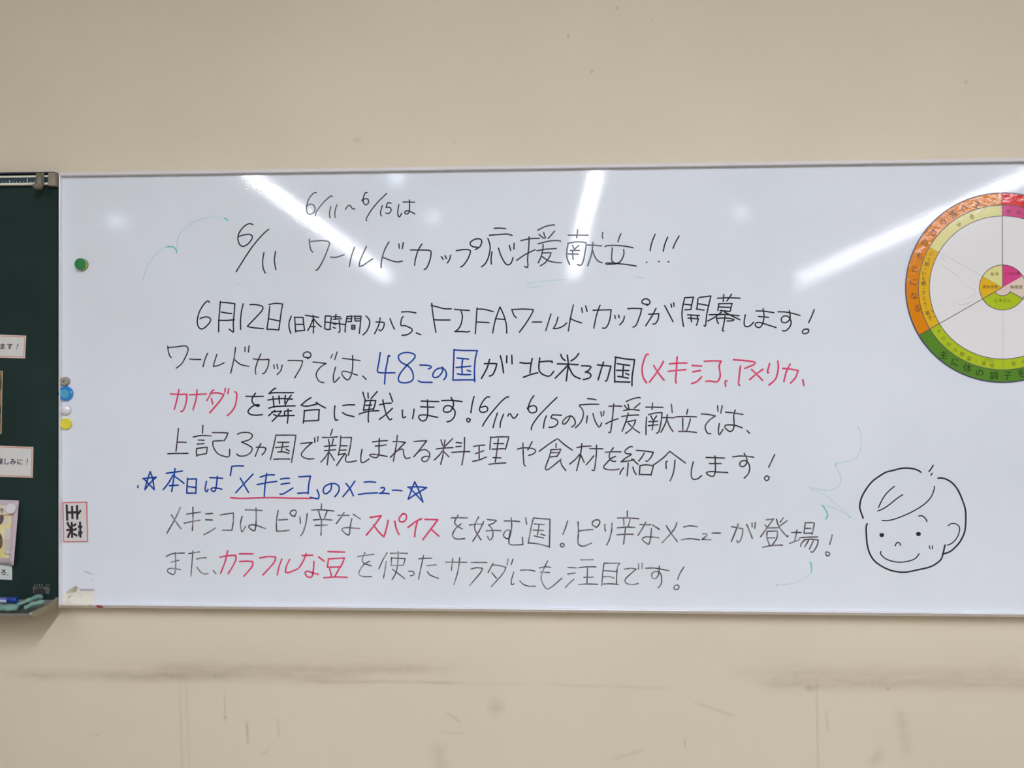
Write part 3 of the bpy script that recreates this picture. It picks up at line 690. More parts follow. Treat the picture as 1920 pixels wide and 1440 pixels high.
1016.7,566.0 1036.1,565.0 1065.2,564.4;1015.0,550.0 1032.8,549.3 1051.6,548.9;1033.5,569.2 1034.4,543.5 1033.8,527.4 1029.5,514.6 1019.8,510.7 1011.7,516.2 1009.5,524.2 1016.6,527.4 1029.6,527.4 1045.7,524.2 1061.9,521.0
1073.3,566.9 1100.7,567.5 1129.7,564.2;1099.1,575.5 1105.5,562.7 1104.5,549.8 1095.8,537.0 1082.9,535.4 1077.4,540.2 1082.9,551.5 1094.2,553.1 1103.9,546.6 1110.3,535.4 1107.1,520.9 1097.4,511.3 1087.7,508.7
1162.6,578.0 1157.1,556.2 1153.8,533.7;1152.2,515.1 1145.7,518.3 1141.8,513.8 1145.7,508.1 1150.5,509.7 1151.2,516.1
@date_range_lettering ink_dark 3.80
1205.4,576.3 1198.9,576.9 1187.7,565.7 1178.0,546.5 1179.5,536.9 1187.6,534.3 1198.8,538.5 1199.8,546.5 1194.0,551.3 1181.2,548.1
1257.7,576.2 1253.5,576.8 1239.0,565.7 1213.3,536.9 1194.0,511.2 1185.9,496.8
1226.8,532.7 1219.6,511.2 1214.8,492.7
1243.8,529.5 1235.7,508.0 1234.0,493.6
1255.6,524.0 1258.2,529.8 1263.0,529.8 1267.8,520.8 1274.2,518.6 1282.8,529.4
1327.1,579.9 1319.1,568.7 1312.7,552.7 1312.0,539.9 1320.6,532.6 1333.4,536.7 1334.4,546.3 1328.7,552.7 1317.5,551.1 1307.9,545.4 1312.6,543.1
1390.0,575.0 1363.8,549.5 1338.2,522.3 1322.1,498.4 1319.8,486.6
1361.2,524.6 1355.7,511.1 1353.1,491.3
1402.0,526.4 1386.0,527.1 1378.1,527.7! 1373.3,519.1 1386.0,515.9 1393.0,507.9 1387.6,498.4 1376.4,493.6 1367.8,493.6
@cheering_menu_black_lettering ink_mid 3.80
1426.7,524.5 1421.3,513.4 1413.3,503.8 1406.3,502.2 1405.3,508.6 1414.9,519.8 1427.7,524.5 1437.2,516.6 1440.3,505.4 1435.5,497.4 1430.1,494.2
1473.3,571.7 1485.0,570.7 1496.8,568.4;1451.6,554.2 1477.0,556.4 1504.0,556.3;1451.6,551.6 1459.5,542.0 1462.0,526.1 1454.6,507.0 1440.3,492.0;1473.1,524.5 1470.5,505.4;1488.1,530.9 1492.8,513.3 1502.3,495.8 1507.0,494.9 1511.8,505.4;1509.4,535.0 1511.9,523.5;1518.2,537.2 1516.0,526.0
1531.9,550.9 1550.0,551.5 1566.7,550.8;1544.6,556.9 1542.0,526.0 1537.1,487.8 1534.5,478.9 1530.7,479.9;1522.9,502.8 1537.2,510.1 1556.8,517.1;1578.5,563.5 1594.3,570.5 1613.3,574.6 1616.4,572.7;1573.7,553.7 1578.4,546.7 1584.1,541.9;1583.2,556.8 1586.3,543.5;1615.8,558.7 1600.6,545.7;1571.5,539.3 1591.1,541.9 1613.8,539.6;1566.3,522.8 1587.9,526.0 1612.2,526.9;1584.1,532.3 1576.7,506.9 1567.2,482.4;1578.3,507.5 1603.6,513.3! 1600.4,502.1 1590.9,487.8 1576.6,476.7;1584.6,503.7 1598.8,489.4 1614.6,478.3
1631.5,548.2 1654.2,548.1 1677.9,547.5;1649.5,559.3 1648.5,541.8;1633.6,521.2 1632.0,497.4 1631.9,473.5;1638.4,527.5 1657.3,532.3 1675.3,533.2! 1673.0,510.0 1666.6,481.5 1660.3,477.7;1645.3,524.3 1649.4,514.8;1660.5,524.3 1654.1,514.8;1639.9,508.5 1663.6,510.0;1637.7,498.0 1664.2,500.5;1652.5,513.2 1648.3,486.2;1677.1,519.5 1691.9,519.5 1709.2,519.5;1689.8,527.5 1685.6,506.8 1672.3,479.9;1688.8,514.8 1695.0,497.3 1704.4,482.4;1700.6,556.0 1703.0,533.8
1744.8,542.3 1741.7,529.0;1712.4,521.7 1739.1,522.7 1768.0,521.7;1731.2,517.9 1731.1,483.1;1751.7,516.9 1746.9,497.3 1740.5,483.1;1720.1,482.1 1742.1,482.1 1767.8,479.3
1780.9,529.6 1798.8,528.3 1819.1,524.2! 1803.4,513.1 1792.4,498.9 1792.3,487.8 1798.6,476.7 1806.4,476.1;1824.8,551.7 1826.0,536.8;1837.4,551.7 1833.2,531.4
1829.4,503.6 1826.8,484.6 1829.2,472.9 1839.3,487.8;1846.7,534.3 1867.6,532.0 1892.6,528.2;1872.3,539.9 1868.2,525.7 1869.0,497.3 1864.3,484.6 1856.5,482.1 1847.1,489.4 1844.0,497.3 1851.9,499.8 1870.6,498.8 1890.9,491.6
1903.3,484.6 1910.2,477.4
@three_countries_black_lettering ink_mid 3.80
333.2,490.2 330.5,461.5 326.5,426.6;332.2,452.4 355.5,451.7;303.2,419.7 327.2,420.7 360.5,420.8
403.0,499.0 402.0,477.8;375.4,466.4 397.0,470.6 426.2,469.7;390.4,458.2 406.3,457.6;386.4,446.8 406.3,448.5;385.4,433.8 384.4,422.4 386.0,412.7;385.4,434.8 415.2,438.1! 413.6,422.5 410.9,419.2;386.4,415.9 410.3,419.8;430.2,478.8 453.4,478.8 473.9,477.8! 469.9,466.4 462.6,455.7;458.3,456.7 431.8,455.0! 431.8,442.0 440.1,425.7 453.3,416.0 474.9,411.1 478.8,419.3 478.8,432.3
501.4,474.5 512.9,478.8 532.7,478.8 543.6,471.3 536.0,459.9 512.9,452.5! 529.4,445.3 542.6,435.6 537.6,422.6 522.8,414.5 506.3,413.8 499.0,419.3
554.2,438.2 572.3,438.2 581.2,435.6! 578.9,425.9 570.6,417.1;567.4,448.6 559.1,432.4 551.5,412.9
610.2,472.9 603.6,442.1 594.3,403.9;610.2,471.3 638.1,472.0 666.1,471.3! 661.1,438.9 653.5,395.9;614.4,451.9 646.3,451.9;608.5,437.3 644.7,440.5;629.9,451.9 624.9,425.3;638.1,433.1 648.0,427.6;615.1,425.0 631.5,425.3 646.3,421.1;603.5,404.8 624.9,405.8 648.6,405.6
679.2,448.7 697.2,450.3 712.0,451.3! 693.9,435.7 681.4,419.5 685.7,411.4 700.4,406.0 716.8,406.6;718.5,464.9 719.5,451.9;728.4,467.5 726.7,454.5
768.6,488.2 763.4,471.3;740.5,465.5 759.5,465.5 782.3,467.1;757.8,460.0 760.1,445.5;770.9,461.6 767.6,445.5;746.3,440.6 779.0,443.9;746.3,428.7 777.4,431.6;761.1,445.5 757.8,419.6 753.8,389.9;758.8,426.7 747.9,409.9 735.8,397.0;761.0,422.9 774.1,401.9;792.1,469.7 790.5,445.5 785.5,416.4;790.5,464.9 822.2,465.5! 818.9,442.3 813.3,416.5;790.5,442.9 810.1,442.3;788.8,430.0 806.8,431.0;787.2,418.0 805.1,421.3! 795.3,410.0 780.0,387.3;808.4,418.1 805.1,403.5 811.6,397.1 836.1,401.0
851.5,432.6 848.2,413.3 849.1,397.2 857.3,397.2 871.0,406.2
881.4,453.1 901.5,455.7 922.0,456.7;888.5,441.8 903.1,442.8 918.7,445.4;899.9,462.8 898.9,439.6 898.2,418.6 891.7,409.6 878.7,412.2 872.2,417.0 882.0,419.3 899.8,417.0 921.6,412.9
949.6,471.2 947.7,449.3 943.1,423.5 938.8,400.3;937.9,454.1 953.5,454.1 972.3,451.9! 956.7,436.4 930.7,410.6;930.7,410.6 947.0,426.8 960.0,433.2 966.4,431.6 968.0,417.1 974.5,407.5 985.2,409.7
996.3,454.2 1015.1,455.8 1031.3,456.4! 1018.3,439.7 995.6,412.3! 1011.8,428.4 1028.0,431.7 1039.3,422.0 1037.6,409.2 1029.5,399.5 1019.8,400.5 1017.6,407.5 1026.3,413.3 1040.2,413.0
@ingredients_lettering ink_mid 3.80
1071.0,459.0 1075.8,443.0;1103.3,462.2 1082.9,442.3;1082.0,458.4 1079.7,439.7;1057.7,433.9 1079.7,436.5 1103.9,437.5;1078.1,438.1 1076.4,417.3 1069.9,391.6;1074.8,428.5 1065.1,415.6 1052.2,403.4;1078.1,426.9 1092.5,412.5;1112.9,452.0 1128.7,450.1;1112.0,439.8 1126.5,441.4;1100.6,424.4 1124.8,426.0 1150.6,427.0;1136.2,465.5 1135.1,430.2 1128.6,390.1
1161.2,440.8 1174.7,443.7 1191.8,444.6;1166.7,421.2 1189.2,429.3;1176.3,441.4 1176.3,407.8;1158.6,399.7 1176.3,403.9 1196.2,412.0;1208.5,467.1 1206.9,449.5 1205.9,432.8;1208.5,465.5 1231.0,467.1 1258.3,467.1! 1253.4,449.5 1248.6,432.8;1216.5,448.8 1243.8,448.8;1211.7,433.4 1245.4,435.1;1229.4,462.3 1224.5,423.9 1220.6,398.2;1214.8,410.4 1235.7,409.5;1203.5,391.8 1224.4,394.4 1249.4,395.7
1281.6,433.5 1298.2,437.4 1323.8,435.2 1331.7,428.8 1325.3,420.8 1312.5,416.6;1322.2,454.3 1310.3,431.9;1296.6,450.2 1297.5,417.5 1299.7,390.4 1303.5,388.2
1388.3,460.7 1368.5,448.0 1341.3,427.8;1391.8,462.3 1409.9,446.4 1431.5,431.1;1387.6,448.9 1387.0,438.4;1373.2,430.4 1368.4,411.3 1358.8,385.7 1358.7,378.4 1365.1,377.7 1384.3,392.1 1400.3,405.6;1373.2,432.0 1400.3,433.6! 1395.5,422.5 1389.1,412.9;1373.2,424.0 1393.9,424.1;1370.0,411.9 1389.1,414.5;1398.7,404.3 1403.4,389.0 1413.6,375.6
1444.2,438.0 1461.7,441.2 1482.4,442.1;1457.6,448.5 1453.7,418.2 1443.1,375.2;1452.1,419.8 1439.4,405.4 1424.1,392.7;1455.3,416.6 1464.1,397.5;1479.2,435.1 1496.6,435.1 1514.7,434.8;1497.6,444.4 1496.6,415.1 1492.3,380.1 1489.1,375.3 1485.3,376.9;1490.2,415.7 1480.7,403.9 1469.5,391.2
1521.3,425.3 1541.0,426.6 1564.1,426.3;1543.2,437.4 1533.0,421.5 1533.0,408.8 1540.9,400.8 1549.4,400.8;1549.5,414.2 1537.8,408.8 1521.9,392.8 1516.4,383.9 1525.0,378.5 1544.0,377.6 1558.2,379.6
1594.8,440.0 1588.5,440.6 1575.8,431.1 1574.8,424.7 1582.1,420.9 1592.5,420.0 1575.7,408.8 1564.0,399.3! 1588.4,402.5 1599.4,405.7;1593.1,407.3 1602.6,399.3 1610.4,392.4;1583.6,396.1 1581.9,377.1 1580.3,361.2;1570.9,382.8 1564.6,375.4 1560.7,365.9;1596.2,385.0 1599.3,373.9 1604.7,365.0;1605.8,430.5 1629.5,428.6 1651.6,425.4! 1645.2,412.1 1635.7,401.6 1631.0,401.6;1626.9,423.2 1621.6,413.7 1612.0,401.6;1615.2,388.2 1613.5,364.4;1615.2,388.9 1632.5,391.5 1651.4,388.3! 1648.2,375.6 1645.0,362.9;1615.1,365.1 1644.4,364.5
1695.7,428.0 1676.7,409.0 1651.4,390.5;1695.7,428.0 1717.6,411.6 1738.0,396.4;1689.3,401.1 1685.5,397.9 1686.1,381.4;1709.7,404.3 1708.1,383.7 1703.3,363.1 1696.3,348.2
1759.0,399.6 1754.2,377.4 1754.2,358.4 1759.8,352.1 1770.8,353.7 1781.2,362.3
1793.6,411.7 1818.0,410.8 1843.0,409.9;1802.3,394.9 1817.9,395.0 1833.6,395.0;1817.4,415.5 1818.5,390.2 1817.8,371.2 1813.1,360.8 1803.7,361.7 1793.7,369.6 1805.3,373.4 1824.1,372.2 1851.3,370.7
1864.9,413.4 1889.9,415.6 1921.1,412.5;1895.6,422.6 1902.4,409.3 1902.3,396.7 1894.5,387.2 1885.1,388.8 1884.2,396.7 1891.4,403.0 1902.3,401.4 1910.1,387.2 1906.9,368.3 1895.3,355.6
1977.2,419.8 1969.3,403.1 1960.8,385.1;1961.3,359.0 1955.1,362.1 1949.5,356.4 1953.5,349.5 1960.7,352.0 1962.0,359.0
@todays_menu_blue_lettering ink_blue 4.38
231.4,350.0 250.0,352.3 270.1,354.3! 252.9,338.3 237.2,319.2! 244.3,345.3 252.9,369.7! 260.1,348.1 264.3,319.3! 250.0,334.1 235.7,348.6
218.0,330.4 217.4,325.1
298.6,365.0 321.5,368.4 344.3,371.5;323.8,378.2 320.9,356.7 314.3,314.7;318.6,360.9 304.3,337.1 290.1,319.7;320.0,358.1 332.9,349.7 349.1,337.2;307.8,330.6 332.9,332.1
360.0,351.7 358.0,331.6 357.1,309.9;358.5,348.9 384.7,349.9! 383.6,328.9 382.7,309.4;358.5,328.8 382.7,325.6;357.1,309.9 383.6,310.0
413.2,343.0 409.8,326.2 409.7,317.9 414.0,313.7 417.4,320.7;422.6,353.6 441.0,352.8 458.6,351.4;443.9,357.0 441.6,334.7 438.2,317.9 432.5,314.6 425.4,321.2 432.5,324.9 443.8,324.1 456.6,321.3
480.7,359.0 485.0,384.9! 500.6,386.4 518.1,386.1
509.1,352.1 519.0,334.9 532.2,312.7;545.0,363.4 523.2,340.5 496.3,311.7
565.1,355.1 585.4,360.9 605.2,361.5;557.1,334.2 585.4,339.8 612.2,343.5;584.0,365.7 579.2,335.1 576.9,301.7
622.6,349.7 636.2,351.9 647.4,351.9;624.3,335.2 636.1,337.5 648.0,338.9;621.2,308.3 630.5,308.9 657.2,325.0
674.2,356.2 689.6,357.0 707.0,358.5! 702.2,335.4 700.0,309.1;671.3,310.4 686.8,311.8 701.4,312.4
725.5,320.3 731.1,305.1 728.9,295.9! 720.4,296.7 706.4,299.4
766.3,335.2 763.5,319.9 753.7,310.8 747.2,309.6 742.4,317.1 747.2,329.6 760.7,336.5 774.7,338.0 785.9,331.1 787.3,320.0 781.7,308.9 774.7,301.4
806.3,338.1 816.7,325.6 827.0,304.1;831.2,344.5 816.7,324.3 797.6,301.5
857.2,341.8 872.5,343.2 889.3,341.6;841.2,307.8 866.9,311.2 894.8,312.6
903.7,325.9 911.5,327.3 914.3,323.2 908.7,314.9 899.8,310.7! 914.3,311.6 926.8,310.0
935.8,319.7 947.7,320.0 962.2,318.4
978.9,328.4 1006.1,329.8 1031.0,327.1! 1006.0,312.5 979.6,295.3! 988.0,317.9 997.8,343.3! 1010.2,318.0 1020.7,287.7! 1003.2,306.9 983.9,326.2
@underline_pink_stroke ink_pink 4.38
482.1,297.8 511.9,295.9 559.9,297.5 602.3,298.2 658.6,297.0 710.6,296.7
@spicy_country_black_lettering ink_thin 3.80
338.8,270.0 323.8,238.0 299.9,197.1;312.8,249.3 327.2,228.2 340.5,210.4
357.1,251.2 377.0,254.5 396.3,257.2;349.8,226.1 373.7,231.1 394.6,234.4;374.4,270.8 374.7,238.2 372.7,205.7
410.9,252.1 430.7,253.8;410.9,235.8 430.1,235.2;438.3,213.2 423.4,203.3 406.2,194.5
451.6,249.3 469.8,252.3 489.6,255.0! 489.0,229.0 485.3,206.9;458.9,207.1 485.3,207.3
514.4,245.4 509.5,225.9 511.8,206.4 515.1,203.2 523.6,217.9;523.3,264.3 549.1,263.4 570.5,262.5;553.4,268.9 554.0,239.1 551.7,211.5 547.4,205.7 537.5,211.4 532.6,218.9 542.5,222.8 558.9,219.7 580.3,211.7
615.9,262.1 611.0,232.9 611.6,205.4! 628.0,205.5 647.1,208.2;617.5,236.2 642.8,237.9;656.0,247.7 649.4,254.1 654.4,262.2 663.6,263.9 667.5,257.4 662.6,249.3 657.6,246.7 664.2,246.8
677.3,244.6 678.3,227.4;697.7,254.4 693.7,226.8 685.5,200.9 678.9,192.8
738.0,282.0 737.0,265.8;710.1,264.1 736.3,265.2 772.3,261.8;729.8,261.0 735.6,240.0;753.3,261.1 746.1,241.7;715.0,236.7 739.5,238.4 766.4,236.9;719.9,221.5 753.3,223.0;737.9,235.2 736.2,194.8
783.7,249.9 814.7,250.1;801.0,257.4 791.8,243.5 779.4,227.3;827.1,252.7 846.3,240.5;822.8,242.0 817.9,217.8 815.3,196.8 806.5,198.4 794.4,211.2 804.9,216.1 821.2,215.3 844.0,213.8
@liking_country_lettering ink_thin 3.80
1098.6,244.1 1121.2,244.9 1143.1,244.3;1118.0,251.9 1108.3,233.6 1114.7,222.4 1129.2,214.5;1126.0,227.9 1111.5,216.0 1102.4,198.3 1108.2,188.1 1121.1,186.2 1135.6,187.9
1174.3,247.4 1163.0,217.8 1180.6,184.3;1188.1,234.6 1177.4,211.5 1158.1,180.3;1149.2,225.1 1166.2,227.5 1187.1,227.6;1198.4,240.4 1223.1,238.0! 1216.0,230.9 1202.2,225.4! 1212.7,211.7 1212.7,192.5 1204.7,183.8 1198.9,194.0;1195.1,209.1 1214.3,210.8 1235.8,210.2
1244.9,236.8 1265.7,236.9 1287.1,235.4;1264.1,244.9 1265.0,218.4 1257.6,189.6 1246.4,191.1 1242.5,199.1 1249.6,210.3 1260.8,210.4 1257.6,183.2 1262.3,172.0 1295.9,172.3! 1294.4,192.4;1303.5,245.1 1306.3,228.2
1324.9,245.2 1318.4,218.7 1310.3,175.5;1324.9,245.2 1345.6,243.7 1370.2,241.9! 1369.4,206.2 1368.4,165.7;1327.4,228.9 1354.5,227.5;1323.2,212.3 1351.9,211.5;1340.8,228.4 1335.9,199.6;1344.9,201.3 1356.7,197.5;1326.3,196.4 1351.9,190.8;1311.0,177.1 1339.0,174.1 1369.3,166.3
1418.2,237.4 1412.5,219.2 1405.4,201.0;1407.6,174.6 1401.2,176.1 1398.0,171.3 1402.8,165.9 1409.1,169.8 1406.6,175.2
@spicy_menu_lettering ink_thin 3.80
1446.5,235.4 1447.8,211.2 1446.3,184.5 1448.2,173.6 1457.9,168.8 1470.0,171.8 1482.6,177.5;1449.5,210.5 1467.7,213.2 1487.0,214.6;1496.7,220.7 1487.1,225.9 1485.4,233.2 1491.9,240.0 1502.8,240.6 1505.9,233.3 1500.4,223.6 1495.5,220.7
1519.7,228.5 1519.6,216.4 1521.3,210.9;1539.0,232.3 1537.7,211.7 1531.6,187.4 1524.3,172.4
1580.8,265.6 1580.5,247.0;1553.5,246.1 1581.2,246.5 1611.3,244.7;1570.4,244.5 1571.5,227.6;1588.9,245.8 1582.3,221.6;1553.4,219.5 1576.3,221.6 1600.9,221.0;1552.2,200.4 1573.8,202.2 1596.0,202.3;1575.6,219.2 1570.2,175.6
1614.4,229.0 1629.3,228.6 1643.2,228.5;1630.5,235.2 1622.0,219.4 1609.2,199.3;1648.5,228.0 1667.2,216.0;1645.6,217.6 1643.6,195.4 1639.9,178.4 1635.1,176.0 1620.7,188.0 1627.9,194.8 1643.6,195.4 1665.6,193.1
1685.7,225.8 1698.8,205.3 1715.4,183.3;1714.4,235.1 1706.0,215.0 1674.7,179.9
1732.8,222.9 1749.1,226.1 1769.4,223.8;1726.2,188.1 1749.0,191.2 1774.8,188.4
1783.7,204.6 1793.2,204.7 1794.4,199.9 1781.2,189.0! 1791.9,189.5 1805.8,188.4
1808.7,206.5 1818.3,206.8 1831.4,206.8
1860.7,224.3 1875.5,222.0 1890.9,218.5! 1889.6,201.6 1883.6,186.0 1877.7,181.1 1875.3,187.1;1879.1,231.6 1870.6,208.7 1860.3,183.9;1901.6,230.5 1908.7,213.8 1916.4,193.4;1915.9,234.7 1916.3,223.9;1924.7,235.9 1923.0,220.3
1953.9,243.3 1972.9,245.8! 1965.7,235.7 1953.8,218.8 1938.8,197.8;1950.3,229.6 1956.2,222.4;1955.0,221.2 1985.8,222.1;1981.1,245.3 1987.0,226.2 2001.1,207.1 2010.5,198.0 2011.7,201.1;1999.6,249.0 1990.6,237.0;2010.0,241.9 1990.5,227.4;1956.1,211.6 1955.6,194.8 1961.9,175.7;1956.1,212.1 1983.4,213.5! 1982.1,195.0 1970.2,175.7;1957.2,194.4 1976.2,194.9;1943.6,169.1 1967.8,174.0 1996.9,175.4
2021.2,209.6 2046.5,209.7;2035.4,216.1 2031.8,197.7 2028.9,185.7;2015.9,180.1 2042.4,190.5;2057.9,236.6 2055.5,219.4 2054.3,207.9;2058.6,236.1 2079.2,236.2! 2081.5,232.7 2075.5,205.1;2056.7,221.0 2072.0,220.7;2054.3,207.4 2075.5,208.2;2041.7,195.3 2064.8,197.1 2090.8,198.0;2055.4,189.4 2045.9,178.6 2045.4,172.1;2054.2,190.1 2071.9,191.9 2091.9,189.7! 2088.3,174.1 2077.6,157.3 2072.2,158.4;2066.0,188.3 2055.8,170.8;2078.9,187.2 2068.2,164.9
2129.0,203.5 2126.1,191.1 2122.0,178.4;2120.0,156.4 2114.2,157.5 2111.3,157.0 2112.9,149.1 2117.6,146.8 2122.4,151.6 2120.0,156.4
@spice_pink_lettering ink_pink 4.67
873.6,244.6 904.5,249.3! 888.2,226.0 863.1,195.9;883.3,224.4 894.6,208.3 908.3,193.9
923.9,236.5 919.0,213.3 911.8,190.7;942.4,234.3 946.6,213.5 954.0,198.1;966.1,255.4 974.2,252.2 974.2,240.9 966.1,232.8 955.7,234.4 954.8,242.4 962.9,253.7 966.1,255.4
1017.3,241.8 1001.7,234.6 979.0,217.5;1005.0,234.7 1000.1,213.7 997.4,192.2
1026.0,240.2 1061.5,239.1! 1050.2,223.6 1020.1,184.0;1042.1,214.0 1064.7,194.2
@salad_black_lettering ink_thin 3.36
298.2,132.6 317.2,140.9 350.4,142.8;312.8,117.1 334.8,122.5;323.8,144.2 325.5,116.6 323.8,90.5 318.8,82.3 302.2,90.3 305.5,98.5 320.5,99.6 338.8,96.1
362.7,141.2 393.6,146.3;374.3,148.8 372.0,116.9 369.0,78.5;385.3,126.1 396.9,129.1 412.5,129.9;386.3,103.3 395.2,91.1 406.8,84.6 417.7,86.4
432.7,94.6 439.9,85.9
@using_lettering ink_thin 3.36
838.7,136.5 858.3,139.5 884.3,143.2;859.3,147.6 851.8,129.2 856.6,117.9 877.1,111.0;872.3,123.8 855.0,113.1 841.9,92.0 846.8,83.4 861.5,80.9 877.1,81.7
921.0,148.3 908.7,126.4 897.9,103.1;918.4,123.2 915.1,100.7 910.9,78.1;929.8,145.8 952.5,146.6 977.5,146.1;933.0,134.6 932.3,112.1;933.0,133.0 971.0,131.6! 968.7,122.0 965.4,112.3;933.0,112.1 965.4,113.3;951.9,150.8 950.8,123.4 945.9,94.5 934.5,72.9;935.6,102.4 952.4,89.7 970.2,76.0
980.0,96.4 991.3,97.1 996.1,91.7 992.9,85.9 985.4,84.5
1009.2,131.3 1026.9,133.0 1044.7,133.1;1022.1,141.0 1015.6,111.1 1008.1,75.1;1030.8,112.8 1057.6,115.2;1032.4,96.8 1039.8,87.2 1063.3,77.8
@salad_attention_lettering ink_thin 3.36
1083.4,122.8 1110.8,123.0 1142.4,122.6;1102.8,132.6 1098.9,100.5;1122.1,135.0 1117.2,99.0 1105.9,61.1
1152.7,122.7 1196.7,122.7;1151.7,104.1 1168.7,108.1 1184.8,106.6! 1178.3,93.1 1149.3,59.3
1213.7,120.6 1200.1,94.9;1213.7,115.8 1229.7,114.9 1249.5,109.7! 1239.2,90.4 1208.7,56.6;1210.4,95.0 1223.2,79.1;1255.4,132.7 1252.1,116.1;1268.2,132.2 1264.0,117.8
1270.6,97.0 1264.2,74.6 1264.8,62.5 1271.2,65.1;1288.9,102.0 1309.7,103.1 1328.8,100.1;1287.2,73.2 1296.8,63.7 1312.7,58.5 1330.3,58.6
1363.3,128.1 1347.9,94.5 1346.3,75.3 1359.0,53.1 1373.3,56.4 1402.1,81.5;1341.6,108.8 1357.6,112.1 1371.9,110.6;1343.2,97.6 1368.7,96.2
1418.7,110.7 1441.9,109.9;1418.0,92.6 1438.7,95.9;1434.8,78.4 1421.1,66.2 1411.5,55.6;1453.7,131.7 1487.0,132.5;1448.3,110.3 1468.9,112.7 1494.9,112.9;1472.1,111.1 1470.4,68.2;1461.8,84.0 1487.9,84.9;1448.1,64.2 1471.9,66.0 1499.5,65.3
1517.1,123.2 1513.2,94.0 1510.6,61.5;1518.1,123.2 1559.9,122.9! 1552.9,110.2 1550.5,68.9;1515.5,102.9 1552.8,100.6;1513.2,85.4 1529.0,87.1 1543.3,83.1;1511.6,66.0 1532.2,67.1 1554.9,65.7
1571.8,107.1 1589.2,109.8 1604.0,107.4! 1589.1,94.6 1574.9,80.2 1574.9,70.7 1585.9,66.0 1596.9,65.5 1609.6,68.7;1610.7,122.7 1610.3,107.4;1620.2,124.0 1620.1,110.0
1629.3,110.1 1652.3,110.9 1671.2,107.9 1692.5,104.0;1666.5,115.8 1664.8,95.2 1656.9,82.5 1647.5,84.0 1646.9,96.6 1657.0,102.1 1669.5,96.8 1672.6,82.6 1671.0,66.7 1663.1,57.2
1733.1,114.7 1721.4,95.6 1716.0,80.7;1718.2,64.0 1711.9,65.5 1705.6,59.1 1708.7,52.8 1716.6,54.5 1719.7,60.8 1716.6,64.6
@colourful_beans_pink_lettering ink_pink 4.38
450.9,132.1 473.1,136.1 496.2,137.3! 496.2,124.3 486.3,104.8 474.7,86.2;473.1,149.5 466.4,120.8 453.2,87.3
506.1,141.6 545.0,141.8;506.7,120.2 525.9,121.3 544.0,120.4! 542.4,106.8 519.3,79.7
563.8,130.3 588.5,134.7 608.9,133.2! 603.3,117.0 572.7,83.4
626.3,127.8 618.1,105.8 613.1,83.7;648.3,127.0 639.4,109.2 636.1,92.3! 644.3,90.4 671.6,101.3
683.1,137.9 712.6,139.4;694.6,143.5 687.0,124.1 674.9,104.6;729.6,134.7 745.0,122.9;716.5,122.0 714.8,96.8 709.9,79.0 696.8,80.5 691.2,90.2 698.5,95.1 713.2,90.3 728.6,86.6
755.8,149.4 802.5,148.4;757.4,130.1 755.8,118.1 754.1,106.2;757.4,129.4 801.5,132.0! 796.6,118.4 790.0,105.5;754.1,106.2 790.0,107.1;760.6,102.0 765.5,82.7;786.8,102.2 775.3,81.2;744.3,77.0 775.3,79.5 808.9,78.8
@faint_green_stroke ink_teal_faint 2.63
473.6,1071.4 461.3,1078.1 436.6,1081.2 406.3,1077.8 375.9,1066.0 353.0,1051.4 337.8,1034.7 331.1,1018.0 329.2,995.6 328.8,984.4
311.1,999.5 295.9,997.8 276.8,985.8 257.7,966.4 240.5,934.8 231.9,906.8
497.1,893.3 508.5,894.1
1346.4,881.8 1333.6,877.1 1315.3,878.4 1308.0,882.8 1319.0,890.1 1344.6,893.5 1384.8,896.1 1421.2,897.6;1602.6,902.2 1629.7,900.9
2197.1,496.5 2203.6,483.0 2207.5,455.9 2205.1,435.5 2193.3,411.8 2170.0,401.6 2138.3,395.5;2138.3,395.5 2141.6,381.2 2149.8,367.7 2152.4,347.4 2143.0,332.1 2123.0,323.6 2103.0,325.2 2071.2,331.2;2071.2,331.2 2119.5,303.2 2177.6,252.7;2177.6,252.7 2139.4,274.5 2101.1,285.2;2071.9,103.0 2055.1,85.9 2025.0,72.7 1981.4,67.6
@green_stroke ink_teal 4.09
473.6,1071.4 470.4,1074.6 465.1,1077.1
328.8,982.5 326.4,991.9 318.7,998.5 311.1,999.9 301.6,999.0
2101.1,284.5 2111.1,272.7 2116.7,255.8 2111.9,246.2;2071.3,129.4 2073.6,116.5 2072.6,103.0;1981.4,67.6 1984.7,67.6;2071.2,331.2 2081.2,325.8;2138.3,395.5 2139.0,390.7;2177.6,252.0 2172.6,255.3
@faint_blue_mark ink_blue_faint 2.63
64.8,89.9 74.0,86.1 85.2,82.4
84.6,65.2 86.5,64.7
@crown_hair_mark ink_dark 3.65
2395.7,391.6 2390.7,382.9 2384.4,374.5;2393.3,369.9 2389.5,365.3
@head_outline ink_dark 4.38
2363.2,373.0 2352.7,379.4 2334.9,383.3 2312.5,383.2 2290.1,377.4 2272.1,372.8 2254.1,362.0 2236.1,348.3 2220.3,328.8 2206.7,303.6 2202.1,280.7 2204.7,266.9 2210.9,249.1;2221.6,233.8 2218.7,225.8 2219.2,203.0 2221.8,175.5 2229.5,150.4 2244.0,131.1 2268.6,115.3 2293.2,107.1 2320.0,105.0 2353.6,111.4 2387.1,120.1 2407.2,132.3 2417.3,144.9 2425.3,178.0;2408.4,357.2 2424.0,356.3 2444.0,345.4 2459.5,326.1 2470.5,301.1 2479.2,272.7 2479.7,238.6 2476.7,213.6 2465.4,188.5 2449.7,170.2 2436.3,159.8 2418.9,154.0
@fringe_strokes ink_dark 3.21
